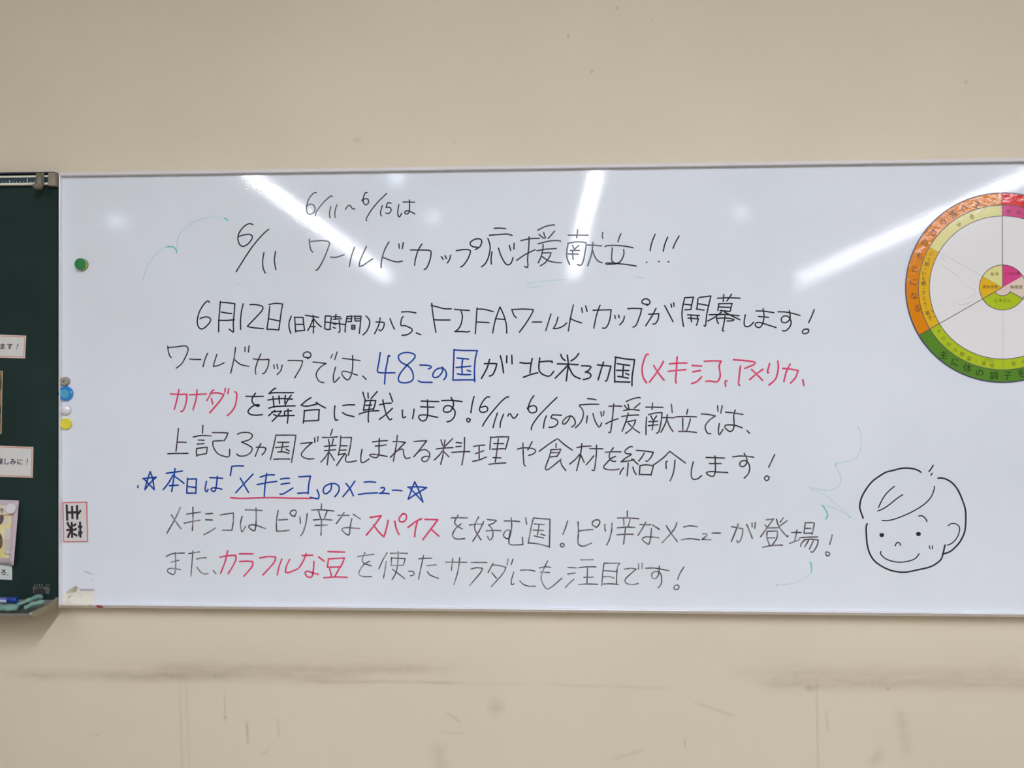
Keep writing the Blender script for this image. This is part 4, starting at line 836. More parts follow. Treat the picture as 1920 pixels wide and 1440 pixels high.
2293.7,334.7 2276.3,319.8 2262.8,301.5 2251.5,277.9;2315.1,312.4 2300.9,302.8 2278.4,284.4 2262.7,274.1 2249.6,268.7;2397.8,335.0 2397.8,327.1 2388.1,304.2 2365.6,282.5 2332.0,262.9 2296.2,247.9 2273.7,242.8 2260.7,243.2
@eyebrow_stroke ink_dark 3.21
2357.2,255.5 2365.5,256.3 2374.4,249.5 2378.8,241.0
@eye_dot ink_dark 11.10
2259.0,203.9 2260.5,204.1
@eye_dot ink_dark 11.10
2355.2,207.4 2357.0,207.4
@nose_stroke ink_dark 3.21
2295.1,175.3 2298.1,182.9 2302.6,184.7 2306.6,182.5 2309.2,176.8
@cheek_mark ink_dark 2.92
2384.1,175.9 2386.2,167.9;2392.3,175.9 2392.5,168.0
@smile_stroke ink_dark 3.21
2256.9,159.8 2256.9,152.9 2266.5,142.7 2282.2,135.3 2304.5,131.6 2329.1,134.5 2347.1,141.7 2357.6,154.3
@ear_stroke ink_dark 2.92
2433.8,229.9 2441.2,235.4 2452.3,235.7 2462.3,228.3 2463.8,218.0 2457.7,199.8 2444.3,183.8 2430.9,178.0
'''
SUB = {'underline_pink_stroke': 'todays_menu_blue_lettering', 'fringe_strokes': 'head_outline', 'eyebrow_stroke': 'head_outline',
       'eye_dot': 'head_outline', 'nose_stroke': 'head_outline', 'cheek_mark': 'head_outline', 'smile_stroke': 'head_outline',
       'ear_stroke': 'head_outline', 'crown_hair_mark': 'head_outline'}
PLABEL = {
    'date_note': 'small black date range written above the heading',
    'heading_lettering': 'large black heading naming the World Cup support menu',
    'heading_date_lettering': 'large black date starting the heading line',
    'heading_exclamation_lettering': 'exclamation mark ending the heading',
    'opening_date_lettering': 'black line giving the opening date',
    'country_count_black_lettering': 'black writing opening the second body line',
    'country_count_blue_lettering': 'blue writing naming forty-eight countries',
    'host_nations_black_lettering': 'black writing between the blue and pink words',
    'host_nations_pink_lettering': 'pink country names in brackets',
    'canada_pink_lettering': 'pink country name starting the third body line',
    'host_stage_black_lettering': 'black writing after the pink country name',
    'cheering_menu_black_lettering': 'greyish black writing ending the third body line',
    'three_countries_black_lettering': 'greyish black line above the blue starred line',
    'todays_menu_blue_lettering': 'blue line with a star at each end',
    'underline_pink_stroke': 'pink underline under the blue country name',
    'spicy_country_black_lettering': 'faded grey writing on the line below the blue stars',
    'spice_pink_lettering': 'pink word in the faded grey line',
    'salad_black_lettering': 'faded grey writing on the last line',
    'colourful_beans_pink_lettering': 'pink words in the last line',
    'faint_green_stroke': 'half-erased pale green stroke',
    'green_stroke': 'short stronger green stroke end',
    'faint_blue_mark': 'tiny pale blue dash near the lower left corner',
    'head_outline': 'black outline of the drawn smiling child face',
}
LONE = ('faint_green_stroke', 'green_stroke', 'faint_blue_mark')
made = {}
pending = []
pname = bm = None
lift = 0.0
def close_part():
    global bm
    if bm is None: return
    flip_to_room(bm)
    real = 'face_drawing' if pname == 'head_outline' else pname
    pending.append((pname, real, pmat, bm)); bm = None
for row in INK.strip().split('\n'):
    if row[0] == '@':
        close_part()
        pname, pmat, pw = row[1:].split()
        pw = float(pw) * 0.001; bm = bmesh.new()
        continue
    for st in row.split(';'):
        run = []
        toks = st.split()
        for k, tkn in enumerate(toks):
            corner = tkn.endswith('!')
            a, b = tkn.rstrip('!').split(',')
            run.append((BX0 + float(a) * 0.001, BZ0 + float(b) * 0.001))
            if corner or k == len(toks) - 1:
                if len(run) > 1 or len(toks) == 1:
                    if pname in LONE and len(bm.faces):
                        keep = (pname, pmat, pw); close_part(); pname, pmat, pw = keep; bm = bmesh.new()
                    lift = (lift + 0.000007) % 0.0002
                    ribbon(bm, spline(run, 0.004), pw, -0.0003 - lift)
                run = [run[-1]]
close_part()
for key, real, mt, b_ in sorted(pending, key=lambda t: t[0] in SUB):
    par = made[SUB[key]] if key in SUB else wb
    o = obj(real, b_, mt, par, 'flat')
    if key in SUB: o.matrix_parent_inverse = Matrix.Identity(4)
    made[key] = o
    if key in PLABEL: o['label'] = PLABEL[key]
# yellowed, half-torn sticker in the lower left corner, folded over the frame edge
bm = bmesh.new()
quad(bm, [(-1.3563, 0.9270), (-1.3394, 0.9302), (-1.3225, 0.9393), (-1.2672, 0.9398), (-1.2687, 0.8972), (-1.3578, 0.8978)], -0.0006, 0)
quad(bm, [(-1.3117, 0.9394), (-1.2672, 0.9398), (-1.2672, 0.9338), (-1.3086, 0.9335)], -0.0009, 2)
quad(bm, [(-1.3422, 0.9362), (-1.3191, 0.9484), (-1.3130, 0.9425), (-1.3191, 0.9305), (-1.3360, 0.9273), (-1.3514, 0.9242)], -0.0010, 1)
quad(bm, [(-1.3453, 0.9153), (-1.3314, 0.9259), (-1.3345, 0.9169), (-1.3422, 0.9123)], -0.0010, 1)
bm.normal_update()
zlip = BZ0 + 0.0003
x0s, x1s = (-1.3582, 0.8999)[0], (-1.2706, 0.9008)[0]
F_ = [(-0.0006, zlip), (-FD - 0.0012, zlip), (-FD - 0.0018, BZ0 - 0.002), (0.0, BZ0 - FW - 0.0003)]
A = [bm.verts.new((x0s, y, z)) for y, z in F_]; B = [bm.verts.new((x1s, y, z)) for y, z in F_]
for i in range(3): bm.faces.new((A[i], A[i + 1], B[i + 1], B[i])).material_index = 0
for zz in (0.25, 0.6):
    y = F_[2][0] * (1 - zz) + F_[3][0] * zz - 0.0006; z = F_[2][1] * (1 - zz) + F_[3][1] * zz
    xs = x0s + 0.008
    bm.faces.new([bm.verts.new(p) for p in ((xs, y, z), (x1s - 0.03, y, z), (x1s - 0.03, y, z + 0.0012), (xs, y, z + 0.0012))]).material_index = 2
o = obj('worn_sticker', bm, ['sticker', 'sticker_dirty', 'sticker_mauve'], wb, 'flat'); o['label'] = 'yellowed torn sticker over the lower left corner'
bm = bmesh.new()
xr0, xr1 = (-1.2575, 0.8964)[0], (-1.2399, 0.8966)[0]
y0, z0 = -FD - 0.0016, BZ0 - 0.0012
y1, z1 = 0.0006, BZ0 - FW
n = 10
Lr = []
for t in (0.0, 0.12, 0.9, 1.0):
    ins = 0.003 if t == 0.0 else 0.0
    y = y0 * (1 - t) + y1 * t - 0.0006; z = z0 * (1 - t) + z1 * t
    Lr.append((bm.verts.new((xr0 + ins, y, z)), bm.verts.new((xr1 - ins, y, z))))
for p, q in zip(Lr, Lr[1:]): bm.faces.new((p[0], p[1], q[1], q[0]))
o = obj('red_sticker', bm, 'red_sticker', wb, 'flat'); o['label'] = 'small red sticker on the lower frame'

# ------------------------------------------------------------------ magnets on the whiteboard
GM = 'magnets along the left edge of the whiteboard'
def magnet(name, label, px, parts, group=GM, y0=0.0, cat='magnet'):
    (x, z) = px
    t = thing(name, label, cat, (x, y0, z), group)
    for pn, prof, mt in parts:
        bm = bmesh.new(); lathe(bm, x, z, prof, 48, y0 - 0.0004)
        obj(pn, bm, mt, t, False)
    return t
magnet('magnet', 'green round magnet with lime base, alone high on the left of the whiteboard', (-1.3014, 1.8505), [
    ('base', [(0, 0), (0.0165, 0), (0.0165, 0.003), (0.016, 0.0035), (0, 0.0035)], 'mag_black'),
    ('body', [(0, 0.0036), (0.0165, 0.0036), (0.0163, 0.0085), (0, 0.0085)], 'mag_lime'),
    ('cap', [(0, 0.0086), (0.0155, 0.0086), (0.0162, 0.0095), (0.0160, 0.0125), (0.0150, 0.0133), (0, 0.0131)], 'mag_green')], None)
magnet('magnet', 'small taupe magnet with a dark centre hole, above the blue magnet', (-1.3493, 1.5222), [
    ('body', [(0, 0), (0.0125, 0), (0.0125, 0.004), (0.0112, 0.0095), (0.0102, 0.0105), (0.003, 0.0108), (0, 0.0108)], 'mag_grey'),
    ('hole_shade_disc', [(0, 0.0106), (0.0024, 0.0110), (0.002, 0.0112), (0, 0.0112)], 'hole')])  # raised disc, coloured dark for the shade inside the hole
magnet('magnet', 'clear blue round magnet, largest of the column on the whiteboard edge', (-1.3481, 1.4876), [
    ('body', [(0, 0), (0.0205, 0), (0.0210, 0.002), (0.0200, 0.006), (0.0165, 0.0095), (0.0150, 0.0092), (0.0145, 0.0078), (0, 0.0078)], 'mag_blue'),
    ('face', [(0, 0.0079), (0.0130, 0.0079), (0.0128, 0.0086), (0, 0.0088)], 'mag_cyan')])
magnet('magnet', 'glossy white domed magnet between the blue and yellow ones', (-1.3485, 1.4426), [
    ('dome', [(0.0155, 0), (0.0158, 0.002), (0.0154, 0.0045), (0.0140, 0.0075), (0.0110, 0.0100), (0.0070, 0.0118), (0.003, 0.0126), (0, 0.0128)], 'mag_white')])
magnet('magnet', 'yellow flat round magnet, lowest of the column on the whiteboard edge', (-1.3469, 1.4031), [
    ('body', [(0, 0), (0.0150, 0), (0.0156, 0.0015), (0.0152, 0.0065), (0.0140, 0.0074), (0.006, 0.0072), (0.0045, 0.0066), (0, 0.0066)], 'mag_yellow')])
for o in list(C.objects):
    if o.name == 'dome':
        for p in o.data.polygons: p.use_smooth = True

# ------------------------------------------------------------------ red-bordered card lying sideways
cq = [(-1.3584, 1.1831), (-1.2868, 1.1849), (-1.2842, 1.0711), (-1.3563, 1.0699)]
t = thing('dish_card', 'small white card with a red border, turned sideways at the whiteboard left edge', 'card', (cq[0][0], -0.001, cq[3][1]))
bm = bmesh.new()
def slab(bm, q, ya, yb, mi=0):
    a = [bm.verts.new((p[0], ya, p[1])) for p in q]; b = [bm.verts.new((p[0], yb, p[1])) for p in q]
    n = len(q)
    bm.faces.new(a).material_index = mi; bm.faces.new(list(reversed(b))).material_index = mi
    for i in range(n): bm.faces.new((a[i], b[i], b[(i + 1) % n], a[(i + 1) % n])).material_index = mi
def inset(q, d):
    cx = sum(p[0] for p in q) / len(q); cz = sum(p[1] for p in q) / len(q)
    return [(p[0] + (cx - p[0]) / abs(cx - p[0]) * d, p[1] + (cz - p[1]) / abs(cz - p[1]) * d) for p in q]
slab(bm, cq, -0.0005, -0.0022)
obj('card', bm, 'paper', t)
def border(q, w, y, name, mt, par):
    bm = bmesh.new()
    i = inset(q, w); n = len(q)
    for k in range(n):
        j = (k + 1) % n
        quad(bm, [q[k], q[j], i[j], i[k]], y)
    flip_to_room(bm)
    return obj(name, bm, mt, par, 'flat')
border(inset(cq, 0.0006), 0.0028, -0.0025, 'printed_border', 'red_line', t)
bm = bmesh.new()
put_text(bm, '\u4e3b', *(-1.3256, 1.1540), 0.0475, -0.0026, 88, 0.028)
put_text(bm, '\u83dc', *(-1.3237, 1.1053), 0.0475, -0.0026, 88, 0.028)
flip_to_room(bm); obj('printed_lettering', bm, 'print_black', t, 'flat')

# ------------------------------------------------------------------ round food group chart
CX, CZ = (1.2184, 1.7653)
CR = 0.2540
ch = thing('food_group_chart', 'round laminated food group chart with orange, green and red ring', 'chart', (CX, -0.001, CZ - CR))
ri, r2, r1 = 0.237, 0.752, 0.866
rn = 0.237 * 0.37
rad = [0.0, rn, ri, r2, r1, 1.0]
NA = 240
mats = ['chart_white', 'chart_orange', 'chart_green', 'chart_red', 'chart_pale', 'chart_gold', 'chart_lime', 'chart_pink', 'chart_beige', 'chart_edge']
def sector(a):
    a %= 360
    if 90 <= a < 150: return 0
    if 150 <= a < 210: return 1
    if 210 <= a < 330: return 2
    if 30 <= a < 90: return 4
    return 3
def cmat(k, a):
    s = sector(a)
    if k == 0: return {0: 4, 1: 5, 2: 8, 3: 8, 4: 7}[s]
    if k == 1: return {0: 4, 1: 5, 2: 6, 3: 8, 4: 7}[s]
    if k == 2: return 0
    if k == 3: return {0: 4, 1: 5, 2: 6, 3: 8, 4: 7}[s]
    return {0: 1, 1: 1, 2: 2, 3: 3, 4: 3}[s]
bm = bmesh.new()
YF, YB = -0.0020, -0.0005
rings = []
for r in rad:
    rings.append([bm.verts.new((CX, YF, CZ))] if r == 0 else
                 [bm.verts.new((CX + CR * r * math.cos(math.radians(i * 360 / NA)), YF, CZ + CR * r * math.sin(math.radians(i * 360 / NA)))) for i in range(NA)])
back = [bm.verts.new((v.co.x, YB, v.co.z)) for v in rings[-1]]
for k in range(5):
    for i in range(NA):
        j = (i + 1) % NA
        a = (i + 0.5) * 360 / NA
        f = bm.faces.new((rings[0][0], rings[1][i], rings[1][j])) if k == 0 else bm.faces.new((rings[k][i], rings[k + 1][i], rings[k + 1][j], rings[k][j]))
        f.material_index = cmat(k, a)
for i in range(NA):
    bm.faces.new((rings[-1][i], back[i], back[(i + 1) % NA], rings[-1][(i + 1) % NA])).material_index = 9
bm.faces.new(back).material_index = 0
obj('disc', bm, mats, ch)
bm = bmesh.new()
LY = YF - 0.0003
def pol(r, a): return (CX + CR * r * math.cos(math.radians(a)), CZ + CR * r * math.sin(math.radians(a)))
def ring(r, w, a0=0, a1=360, mi=0):
    n = max(4, int((a1 - a0) / 2))
    ribbon(bm, [pol(r, a0 + (a1 - a0) * i / n) for i in range(n + 1)], w, LY, mi)
ring(0.996, 0.0026, mi=1)
for r, w in ((r1, 0.0019), (r2, 0.0018), (ri, 0.0018)): ring(r, w)
ring(rn, 0.0016, 210, 330)
for a, w in ((90, 0.0018), (210, 0.0018), (330, 0.0018)):
    ribbon(bm, [pol(0.0 if a != 330 else rn, a), pol(0.998 if a != 330 else 0.998, a)], w, LY - 0.0001)
for a, s0 in ((150, 0.02), (270, ri + 0.01), (30, ri + 0.01)):
    r = s0
    while r < r1 - 0.01:
        ribbon(bm, [pol(r, a), pol(r + 0.0012, a)], 0.0016, LY - 0.0001); r += 0.0211
flip_to_room(bm); obj('printed_lines', bm, ['chart_line', 'chart_edge'], ch, 'flat')
TY = YF - 0.0005
def end_ring(name):
    global bm
    flip_to_room(bm); obj(name, bm, ['chart_text', 'chart_text_green', 'chart_text_olive'], ch, 'flat'); bm = bmesh.new()
bm = bmesh.new()
for s, p, rot in (('\u4e3b', (1.1543, 1.9875), 24), ('\u306b', (1.1208, 1.9765), 26), ('\u71b1', (1.0901, 1.9626), 30), ('\u3084', (1.0634, 1.9429), 32),
                  ('\u529b', (1.0374, 1.9160), 34), ('\u306e', (1.0156, 1.8861), 28), ('\u3082', (1.0014, 1.8519), 16), ('\u3068', (0.9893, 1.8176), 6),
                  ('\u306b', (0.9849, 1.7818), 0), ('\u306a', (0.9868, 1.7445), -4), ('\u308b', (0.9950, 1.7108), -12)):
    put_text(bm, s, *p, 0.0215, TY, rot, 0.0, 0)
end_ring('orange_ring_lettering')
for s, p, rot in (('\u4e3b', (1.0629, 1.5860), 8), ('\u306b', (1.0935, 1.5666), 10), ('\u4f53', (1.1255, 1.5507), 8), ('\u306e', (1.1574, 1.5378), 4),
                  ('\u8abf', (1.1942, 1.5305), 2), ('\u5b50', (1.2295, 1.5304), 0), ('\u3092', (1.2656, 1.5360), -6)):
    put_text(bm, s, *p, 0.0235, TY, rot, 0.0, 1)
end_ring('green_ring_lettering')
for s, p, rot in (('\u6cb9', (1.1046, 1.9359), 30), ('\u8102', (1.1395, 1.9555), 18), ('\u3053', (1.0322, 1.8573), 24), ('\u304f', (1.0265, 1.8416), 20),
                  ('\u985e', (1.0209, 1.8288), 14), ('\u30fb', (1.0166, 1.8159), 8), ('\u3044', (1.0137, 1.8045), 6), ('\u3082', (1.0123, 1.7902), 4),
                  ('\u985e', (1.0122, 1.7773), 0), ('\u30fb', (1.0114, 1.7644), 0), ('\u3055', (1.0121, 1.7529), -4), ('\u3068', (1.0134, 1.7386), -6),
                  ('\u3046', (1.0154, 1.7228), -10), ('\u30fb', (1.0188, 1.7114), -12), ('\u83d3', (1.0223, 1.6985), -16), ('\u5b50', (1.0285, 1.6848), -20)):
    put_text(bm, s, *p, 0.0128, TY, rot, 0.0, 0)
put_text(bm, '\u304b', *(1.0335, 1.7041), 0.006, TY, -16, 0.0, 0); put_text(bm, '\u3057', *(1.0390, 1.6883), 0.006, TY, -16, 0.0, 0)
end_ring('yellow_ring_lettering')
for s, p, rot in (('\u305d', (1.0514, 1.6489), 24), ('\u306e', (1.0631, 1.6296), 24), ('\u4ed6', (1.0770, 1.6138), 24), ('\u306e', (1.0937, 1.5987), 22),
                  ('\u91ce', (1.1117, 1.5872), 18), ('\u83dc', (1.1298, 1.5757), 14), ('\u30fb', (1.1485, 1.5678), 10), ('\u679c', (1.1686, 1.5620), 6),
                  ('\u7269', (1.1895, 1.5576), 4), ('\u8272', (1.2463, 1.5624), -6), ('\u306e', (1.2727, 1.5673), -10)):
    put_text(bm, s, *p, 0.0130, TY, rot, 0.0, 2)
put_text(bm, '\u304f\u3060\u3082\u306e', *(1.1819, 1.5712), 0.0075, TY, 5, 0.0, 2)
end_ring('lime_ring_lettering')
for s, p, rot in (('\u9b5a', (1.2355, 1.9679), 4), ('\u30fb', (1.2473, 1.9663), 6), ('\u8089', (1.2605, 1.9648), 8), ('\u30fb', (1.2729, 1.9617), 10)):
    put_text(bm, s, *p, 0.0125, TY, rot, 0.0, 0)
end_ring('pink_ring_lettering')
for s, p, em, mi in (('\u8102 \u8cea', (1.1978, 1.8014), 0.0095, 2), ('\u305f\u3093\u3071\u304f\u8cea', (1.2429, 1.8024), 0.0078, 0),
                     ('\u70ad\u6c34\u5316\u7269', (1.1858, 1.7673), 0.0098, 0), ('\u7121\u6a5f\u8cea', (1.2538, 1.7660), 0.0110, 2),
                     ('\u30d3\u30bf\u30df\u30f3', (1.2182, 1.7306), 0.0112, 1)):
    put_text(bm, s, *p, em, TY, 0, 0.0, mi)
end_ring('center_lettering')
# wrinkles where the clear film has lifted
def wrinkle(pts, w, hgt):
    q = spline(pts, 0.003); rows = []
    for i, p in enumerate(q):
        a = q[max(i - 1, 0)]; b = q[min(i + 1, len(q) - 1)]
        l = math.hypot(b[0] - a[0], b[1] - a[1]) or 1e-9
        nx, nz = -(b[1] - a[1]) / l, (b[0] - a[0]) / l
        k = math.sin(math.pi * min(max(i / (len(q) - 1), 0.02), 0.98)) ** 0.5 * (0.75 + 0.25 * math.sin(i * 1.9))
        rows.append([bm.verts.new((p[0] + nx * o * w * k, YF - 0.0001 - hgt * k * h, p[1] + nz * o * w * k)) for o, h in ((-1, 0), (-0.5, 0.75), (0, 1), (0.5, 0.75), (1, 0))])
    for a, b in zip(rows, rows[1:]):
        for i in range(4): bm.faces.new((a[i], a[i + 1], b[i + 1], b[i]))
for pts, w, hgt in (
    ([(1.0502, 1.8313), (1.0670, 1.8226), (1.0892, 1.8067), (1.1059, 1.7922), (1.1170, 1.7821)], 0.0022, 0.0014),
    ([(1.0560, 1.8542), (1.0671, 1.8412), (1.0754, 1.8311)], 0.0035, 0.0014),
    ([(1.1197, 1.7678), (1.1419, 1.7633), (1.1489, 1.7561), (1.1363, 1.7420), (1.1167, 1.7335)], 0.0020, 0.0014),
    ([(1.0972, 1.7294), (1.1041, 1.7222), (1.1194, 1.7221), (1.1390, 1.7305), (1.1474, 1.7419)], 0.0024, 0.0016),
    ([(1.0412, 1.7126), (1.0636, 1.7196), (1.0860, 1.7281), (1.0944, 1.7308)], 0.0011, 0.0008),
    ([(1.1036, 1.6336), (1.1120, 1.6422), (1.1190, 1.6493)], 0.0009, 0.0006),
    ([(1.1542, 1.9618), (1.1765, 1.9772), (1.1905, 1.9870), (1.2100, 1.9996)], 0.0014, 0.0010),
):
    bm = bmesh.new(); wrinkle(pts, w, hgt); flip_to_room(bm); o = obj('film_wrinkle', bm, 'film', ch, True); o['label'] = 'raised wrinkle in the clear film'

# ------------------------------------------------------------------ chalkboard
KX1 = (-1.3766, 1.4847)[0]
KX0 = -3.4
KZ1, KZ0 = (-1.4514, 2.1082)[1], (-1.4504, 0.9069)[1]
cb = thing('chalkboard', 'dark green chalkboard with map rail and chalk tray at the left', 'chalkboard', (KX1 - 1.0, 0.012, KZ0))
bm = bmesh.new(); box(bm, KX0, KX1, 0.004, WALL_Y - 0.001, KZ0, KZ1); obj('slate_surface', bm, 'slate', cb)
zt = (-1.4797, 2.1071)[1]
RZ = (-1.4741, 2.0897)[1]
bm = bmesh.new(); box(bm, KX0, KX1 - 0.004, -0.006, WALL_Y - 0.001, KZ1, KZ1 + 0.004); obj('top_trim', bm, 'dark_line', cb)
bm = bmesh.new()
box(bm, KX0, KX1 - 0.006, -0.008, 0.0035, RZ + 0.0070, RZ + 0.0125, 0.0008)
box(bm, KX0, KX1 - 0.006, -0.008, 0.0035, RZ - 0.0140, RZ - 0.0080, 0.0008)
rl = obj('map_rail', bm, 'cream', cb)
bm = bmesh.new(); box(bm, KX0, KX1 - 0.006, -0.004, 0.0035, RZ - 0.0080, RZ + 0.0070); rs = obj('ruler_strip', bm, 'ruler', cb)
bm = bmesh.new()
step = (-1.5085, 2.0872)[0] - (-1.5188, 2.0874)[0]
x = (-1.4594, 2.0865)[0]
for i in range(-4, 40):
    xx = x - i * step
    if xx > KX1 - 0.012: continue
    hgt = 0.0135 if i % 10 == 0 else (0.0085 if i % 5 == 0 else 0.0045)
    w = 0.0012 if i % 5 == 0 else 0.0009
    rect(bm, xx - w, xx + w, RZ - 0.0078, RZ - 0.0078 + hgt, -0.0044)
flip_to_room(bm); obj('ruler_mark', bm, 'ruler_tick', rs, 'flat').matrix_parent_inverse = Matrix.Identity(4)
ex0, ex1 = (-1.3944, 2.0832)[0], BX0 - FW - 0.0004
bm = bmesh.new(); box(bm, ex0, ex1, -0.014, 0.0035, RZ - 0.0195, RZ + 0.0185, 0.003)
o = obj('rail_end_cap', bm, 'beige_plastic', cb); o['label'] = 'beige plastic end cap of the map rail'

# sliding hook on the map rail
hx = (-1.4173, 2.0816)[0]
hk = thing('map_hook', 'brown plastic hook hanging on the rail above the chalkboard', 'hook', (hx, -0.012, RZ - 0.03))
bm = bmesh.new()
prof = [(-0.0190, RZ + 0.0185), (-0.0190, RZ + 0.002), (-0.0195, RZ - 0.016), (-0.0200, RZ - 0.030)]
def strap(pts, w, th):
    rows = []
    for y, z in pts:
        rows.append([bm.verts.new((hx + dx, y + dy, z)) for dx, dy in ((-w, 0), (w, 0), (w, -th), (-w, -th))])
    for a, b in zip(rows, rows[1:]):
        for i in range(4): bm.faces.new((a[i], a[(i + 1) % 4], b[(i + 1) % 4], b[i]))
    bm.faces.new(rows[0]); bm.faces.new(list(reversed(rows[-1])))
bx0 = hx - 0.0115
box(bm, hx - 0.0125, hx + 0.0105, -0.0125, -0.0082, RZ - 0.018, RZ + 0.0185, 0.0015)
obj('plate', bm, 'dull_brass', hk)
bm = bmesh.new()
cv = [(-0.014, RZ + 0.013), (-0.018, RZ + 0.002), (-0.021, RZ - 0.012), (-0.020, RZ - 0.022), (-0.025, RZ - 0.029), (-0.033, RZ - 0.028), (-0.037, RZ - 0.020)]
tube_path(bm, [(hx + 0.001 + 0.004 * i / 6, y, z) for i, (y, z) in enumerate(cv)], [0.0055, 0.0085, 0.0095, 0.0105, 0.0115, 0.0105, 0.008], 14, squash=0.6)
obj('hook', bm, 'dull_brass', hk, True)

# chalk tray
TZ = (-1.4477, 0.9058)[1]
TD = 0.108
bm = bmesh.new()
tp = [(0.0035, TZ), (0.0005, TZ), (-0.002, TZ - 0.011), (-0.010, TZ - 0.015), (-TD + 0.010, TZ - 0.015), (-TD + 0.003, TZ - 0.012), (-TD, TZ - 0.005), (-TD - 0.002, TZ - 0.005),
      (-TD - 0.0005, TZ - 0.013), (-TD + 0.008, TZ - 0.0175), (-0.008, TZ - 0.0175), (0.0035, TZ - 0.015)]
tx1 = BX0 - FW - 0.0088
sweep(bm, tp, KX0, tx1)
tr = obj('chalk_tray', bm, 'tray_metal', cb)
bm = bmesh.new()
cp = [(0.0035, TZ + 0.008), (-0.006, TZ + 0.004), (-0.020, TZ - 0.001), (-TD - 0.001, TZ - 0.002), (-TD - 0.004, TZ - 0.008), (-TD + 0.004, TZ - 0.019), (-0.010, TZ - 0.024), (0.0035, TZ - 0.022)]
sweep(bm, cp, BX0 - FW - 0.0087, BX0 - FW - 0.0004)
bmesh.ops.bevel(bm, geom=list(bm.edges), offset=0.0012, segments=2, affect='EDGES', profile=0.5)
o = obj('end_cap', bm, 'beige_plastic', tr); o.matrix_parent_inverse = Matrix.Identity(4); o['label'] = 'beige end cap of the chalk tray'

# maker's plate low on the chalkboard
bm = bmesh.new()
slab(bm, [(-1.4474, 0.9430), (-1.3986, 0.9435), (-1.3986, 0.9232), (-1.4474, 0.9250)], 0.0036, 0.0028)
o = obj('name_plate', bm, 'plate', cb); o['label'] = 'small tarnished metal plate low on the chalkboard'
bm = bmesh.new()
random.seed(4)
for i in range(7):
    if i == 4: continue
    c = (-1.4226, 0.9478)
    x = c[0] - 0.021 + i * 0.007
    rect(bm, x, x + 0.0026, c[1] - 0.0018, c[1] + 0.0018, 0.0034)
    rect(bm, x + 0.0006, x + 0.0034, c[1] - 0.0004, c[1] + 0.0004, 0.0033)
flip_to_room(bm); pl = obj('worn_print', bm, 'plate_print', cb, 'flat')
magnet('magnet', 'black round magnet on the metal plate, behind the teal cloth', (-1.4263, 0.9268), [
    ('body', [(0, 0), (0.0140, 0), (0.0140, 0.0065), (0.0128, 0.0075), (0, 0.0075)], 'mag_black')], None, 0.0026)

# ------------------------------------------------------------------ papers on the chalkboard
def sheet(name, label, cat, q, group=None, curl=None, y=0.0032, th=0.0006, mt='paper'):
    """a sheet of paper; curl = how far the right edge lifts at its (top, bottom)"""
    t = thing(name, label, cat, (q[3][0], y, q[3][1]), group)
    bm = bmesh.new()
    nu, nv = 14, 14
    ct, cbm = curl or (0.0, 0.0)
    V = []
    for s in (0, 1):
        for j in range(nv + 1):
            v = j / nv
            for i in range(nu + 1):
                u = i / nu
                x = (q[0][0] * (1 - u) + q[1][0] * u) * (1 - v) + (q[3][0] * (1 - u) + q[2][0] * u) * v
                z = (q[0][1] * (1 - u) + q[1][1] * u) * (1 - v) + (q[3][1] * (1 - u) + q[2][1] * u) * v
                lift_ = (ct * (1 - v) + cbm * v) * u ** 8
                V.append(bm.verts.new((x, y - lift_ - s * th, z)))
    k = (nu + 1) * (nv + 1)
    for j in range(nv):
        for i in range(nu):
            a = j * (nu + 1) + i
            bm.faces.new((V[a], V[a + 1], V[a + nu + 2], V[a + nu + 1]))
            bm.faces.new((V[k + a], V[k + a + nu + 1], V[k + a + nu + 2], V[k + a + 1]))
    for i in range(nu):
        for r_ in (0, nv * (nu + 1)):
            bm.faces.new((V[r_ + i], V[r_ + i + 1], V[k + r_ + i + 1], V[k + r_ + i]))
    for j in range(nv):
        for r_ in (0, nu):
            a = j * (nu + 1) + r_; b = a + nu + 1
            bm.faces.new((V[a], V[b], V[k + b], V[k + a]))
    obj('sheet', bm, mt, t, True if curl else False)
    return t
PY = 0.0022
GP = 'paper strips on the chalkboard'
# upper strip
q = [(-1.6528, 1.6593), (-1.4670, 1.6519), (-1.4705, 1.5874), (-1.6527, 1.5934)]
t = sheet('paper_strip', 'upper white paper strip with orange border on the chalkboard', 'sign', q, GP, mt='paper_peach')
border(inset(q, 0.0030), 0.0018, PY, 'printed_border', 'paper_edge', t)
bm = bmesh.new(); quad(bm, inset(q, 0.0050), PY); flip_to_room(bm); obj('printed_field', bm, 'paper', t, 'flat')
bm = bmesh.new()
put_text(bm, '\u307e', *(-1.5350, 1.6216), 0.0185, PY - 0.0004, 2, 0.022); put_text(bm, '\u3059', *(-1.5141, 1.6215), 0.0185, PY - 0.0004, 2, 0.022)
ribbon(bm, [(-1.4900, 1.6281), (-1.4931, 1.6199)], 0.0022, PY - 0.0004); ribbon(bm, [(-1.4937, 1.6155), (-1.4940, 1.6146)], 0.0024, PY - 0.0004)
flip_to_room(bm); obj('printed_lettering', bm, 'print', t, 'flat')
# photo sheet
q = [(-1.6839, 1.5580), (-1.5357, 1.5522), (-1.5391, 1.3741), (-1.6837, 1.3764)]
t = sheet('photo_print', 'edge of a brown printed photo between the two strips at the far left', 'picture', q, mt='photo_edge')
bm = bmesh.new(); quad(bm, inset(q, 0.0014), PY); flip_to_room(bm); obj('picture', bm, 'photo', t, 'flat')
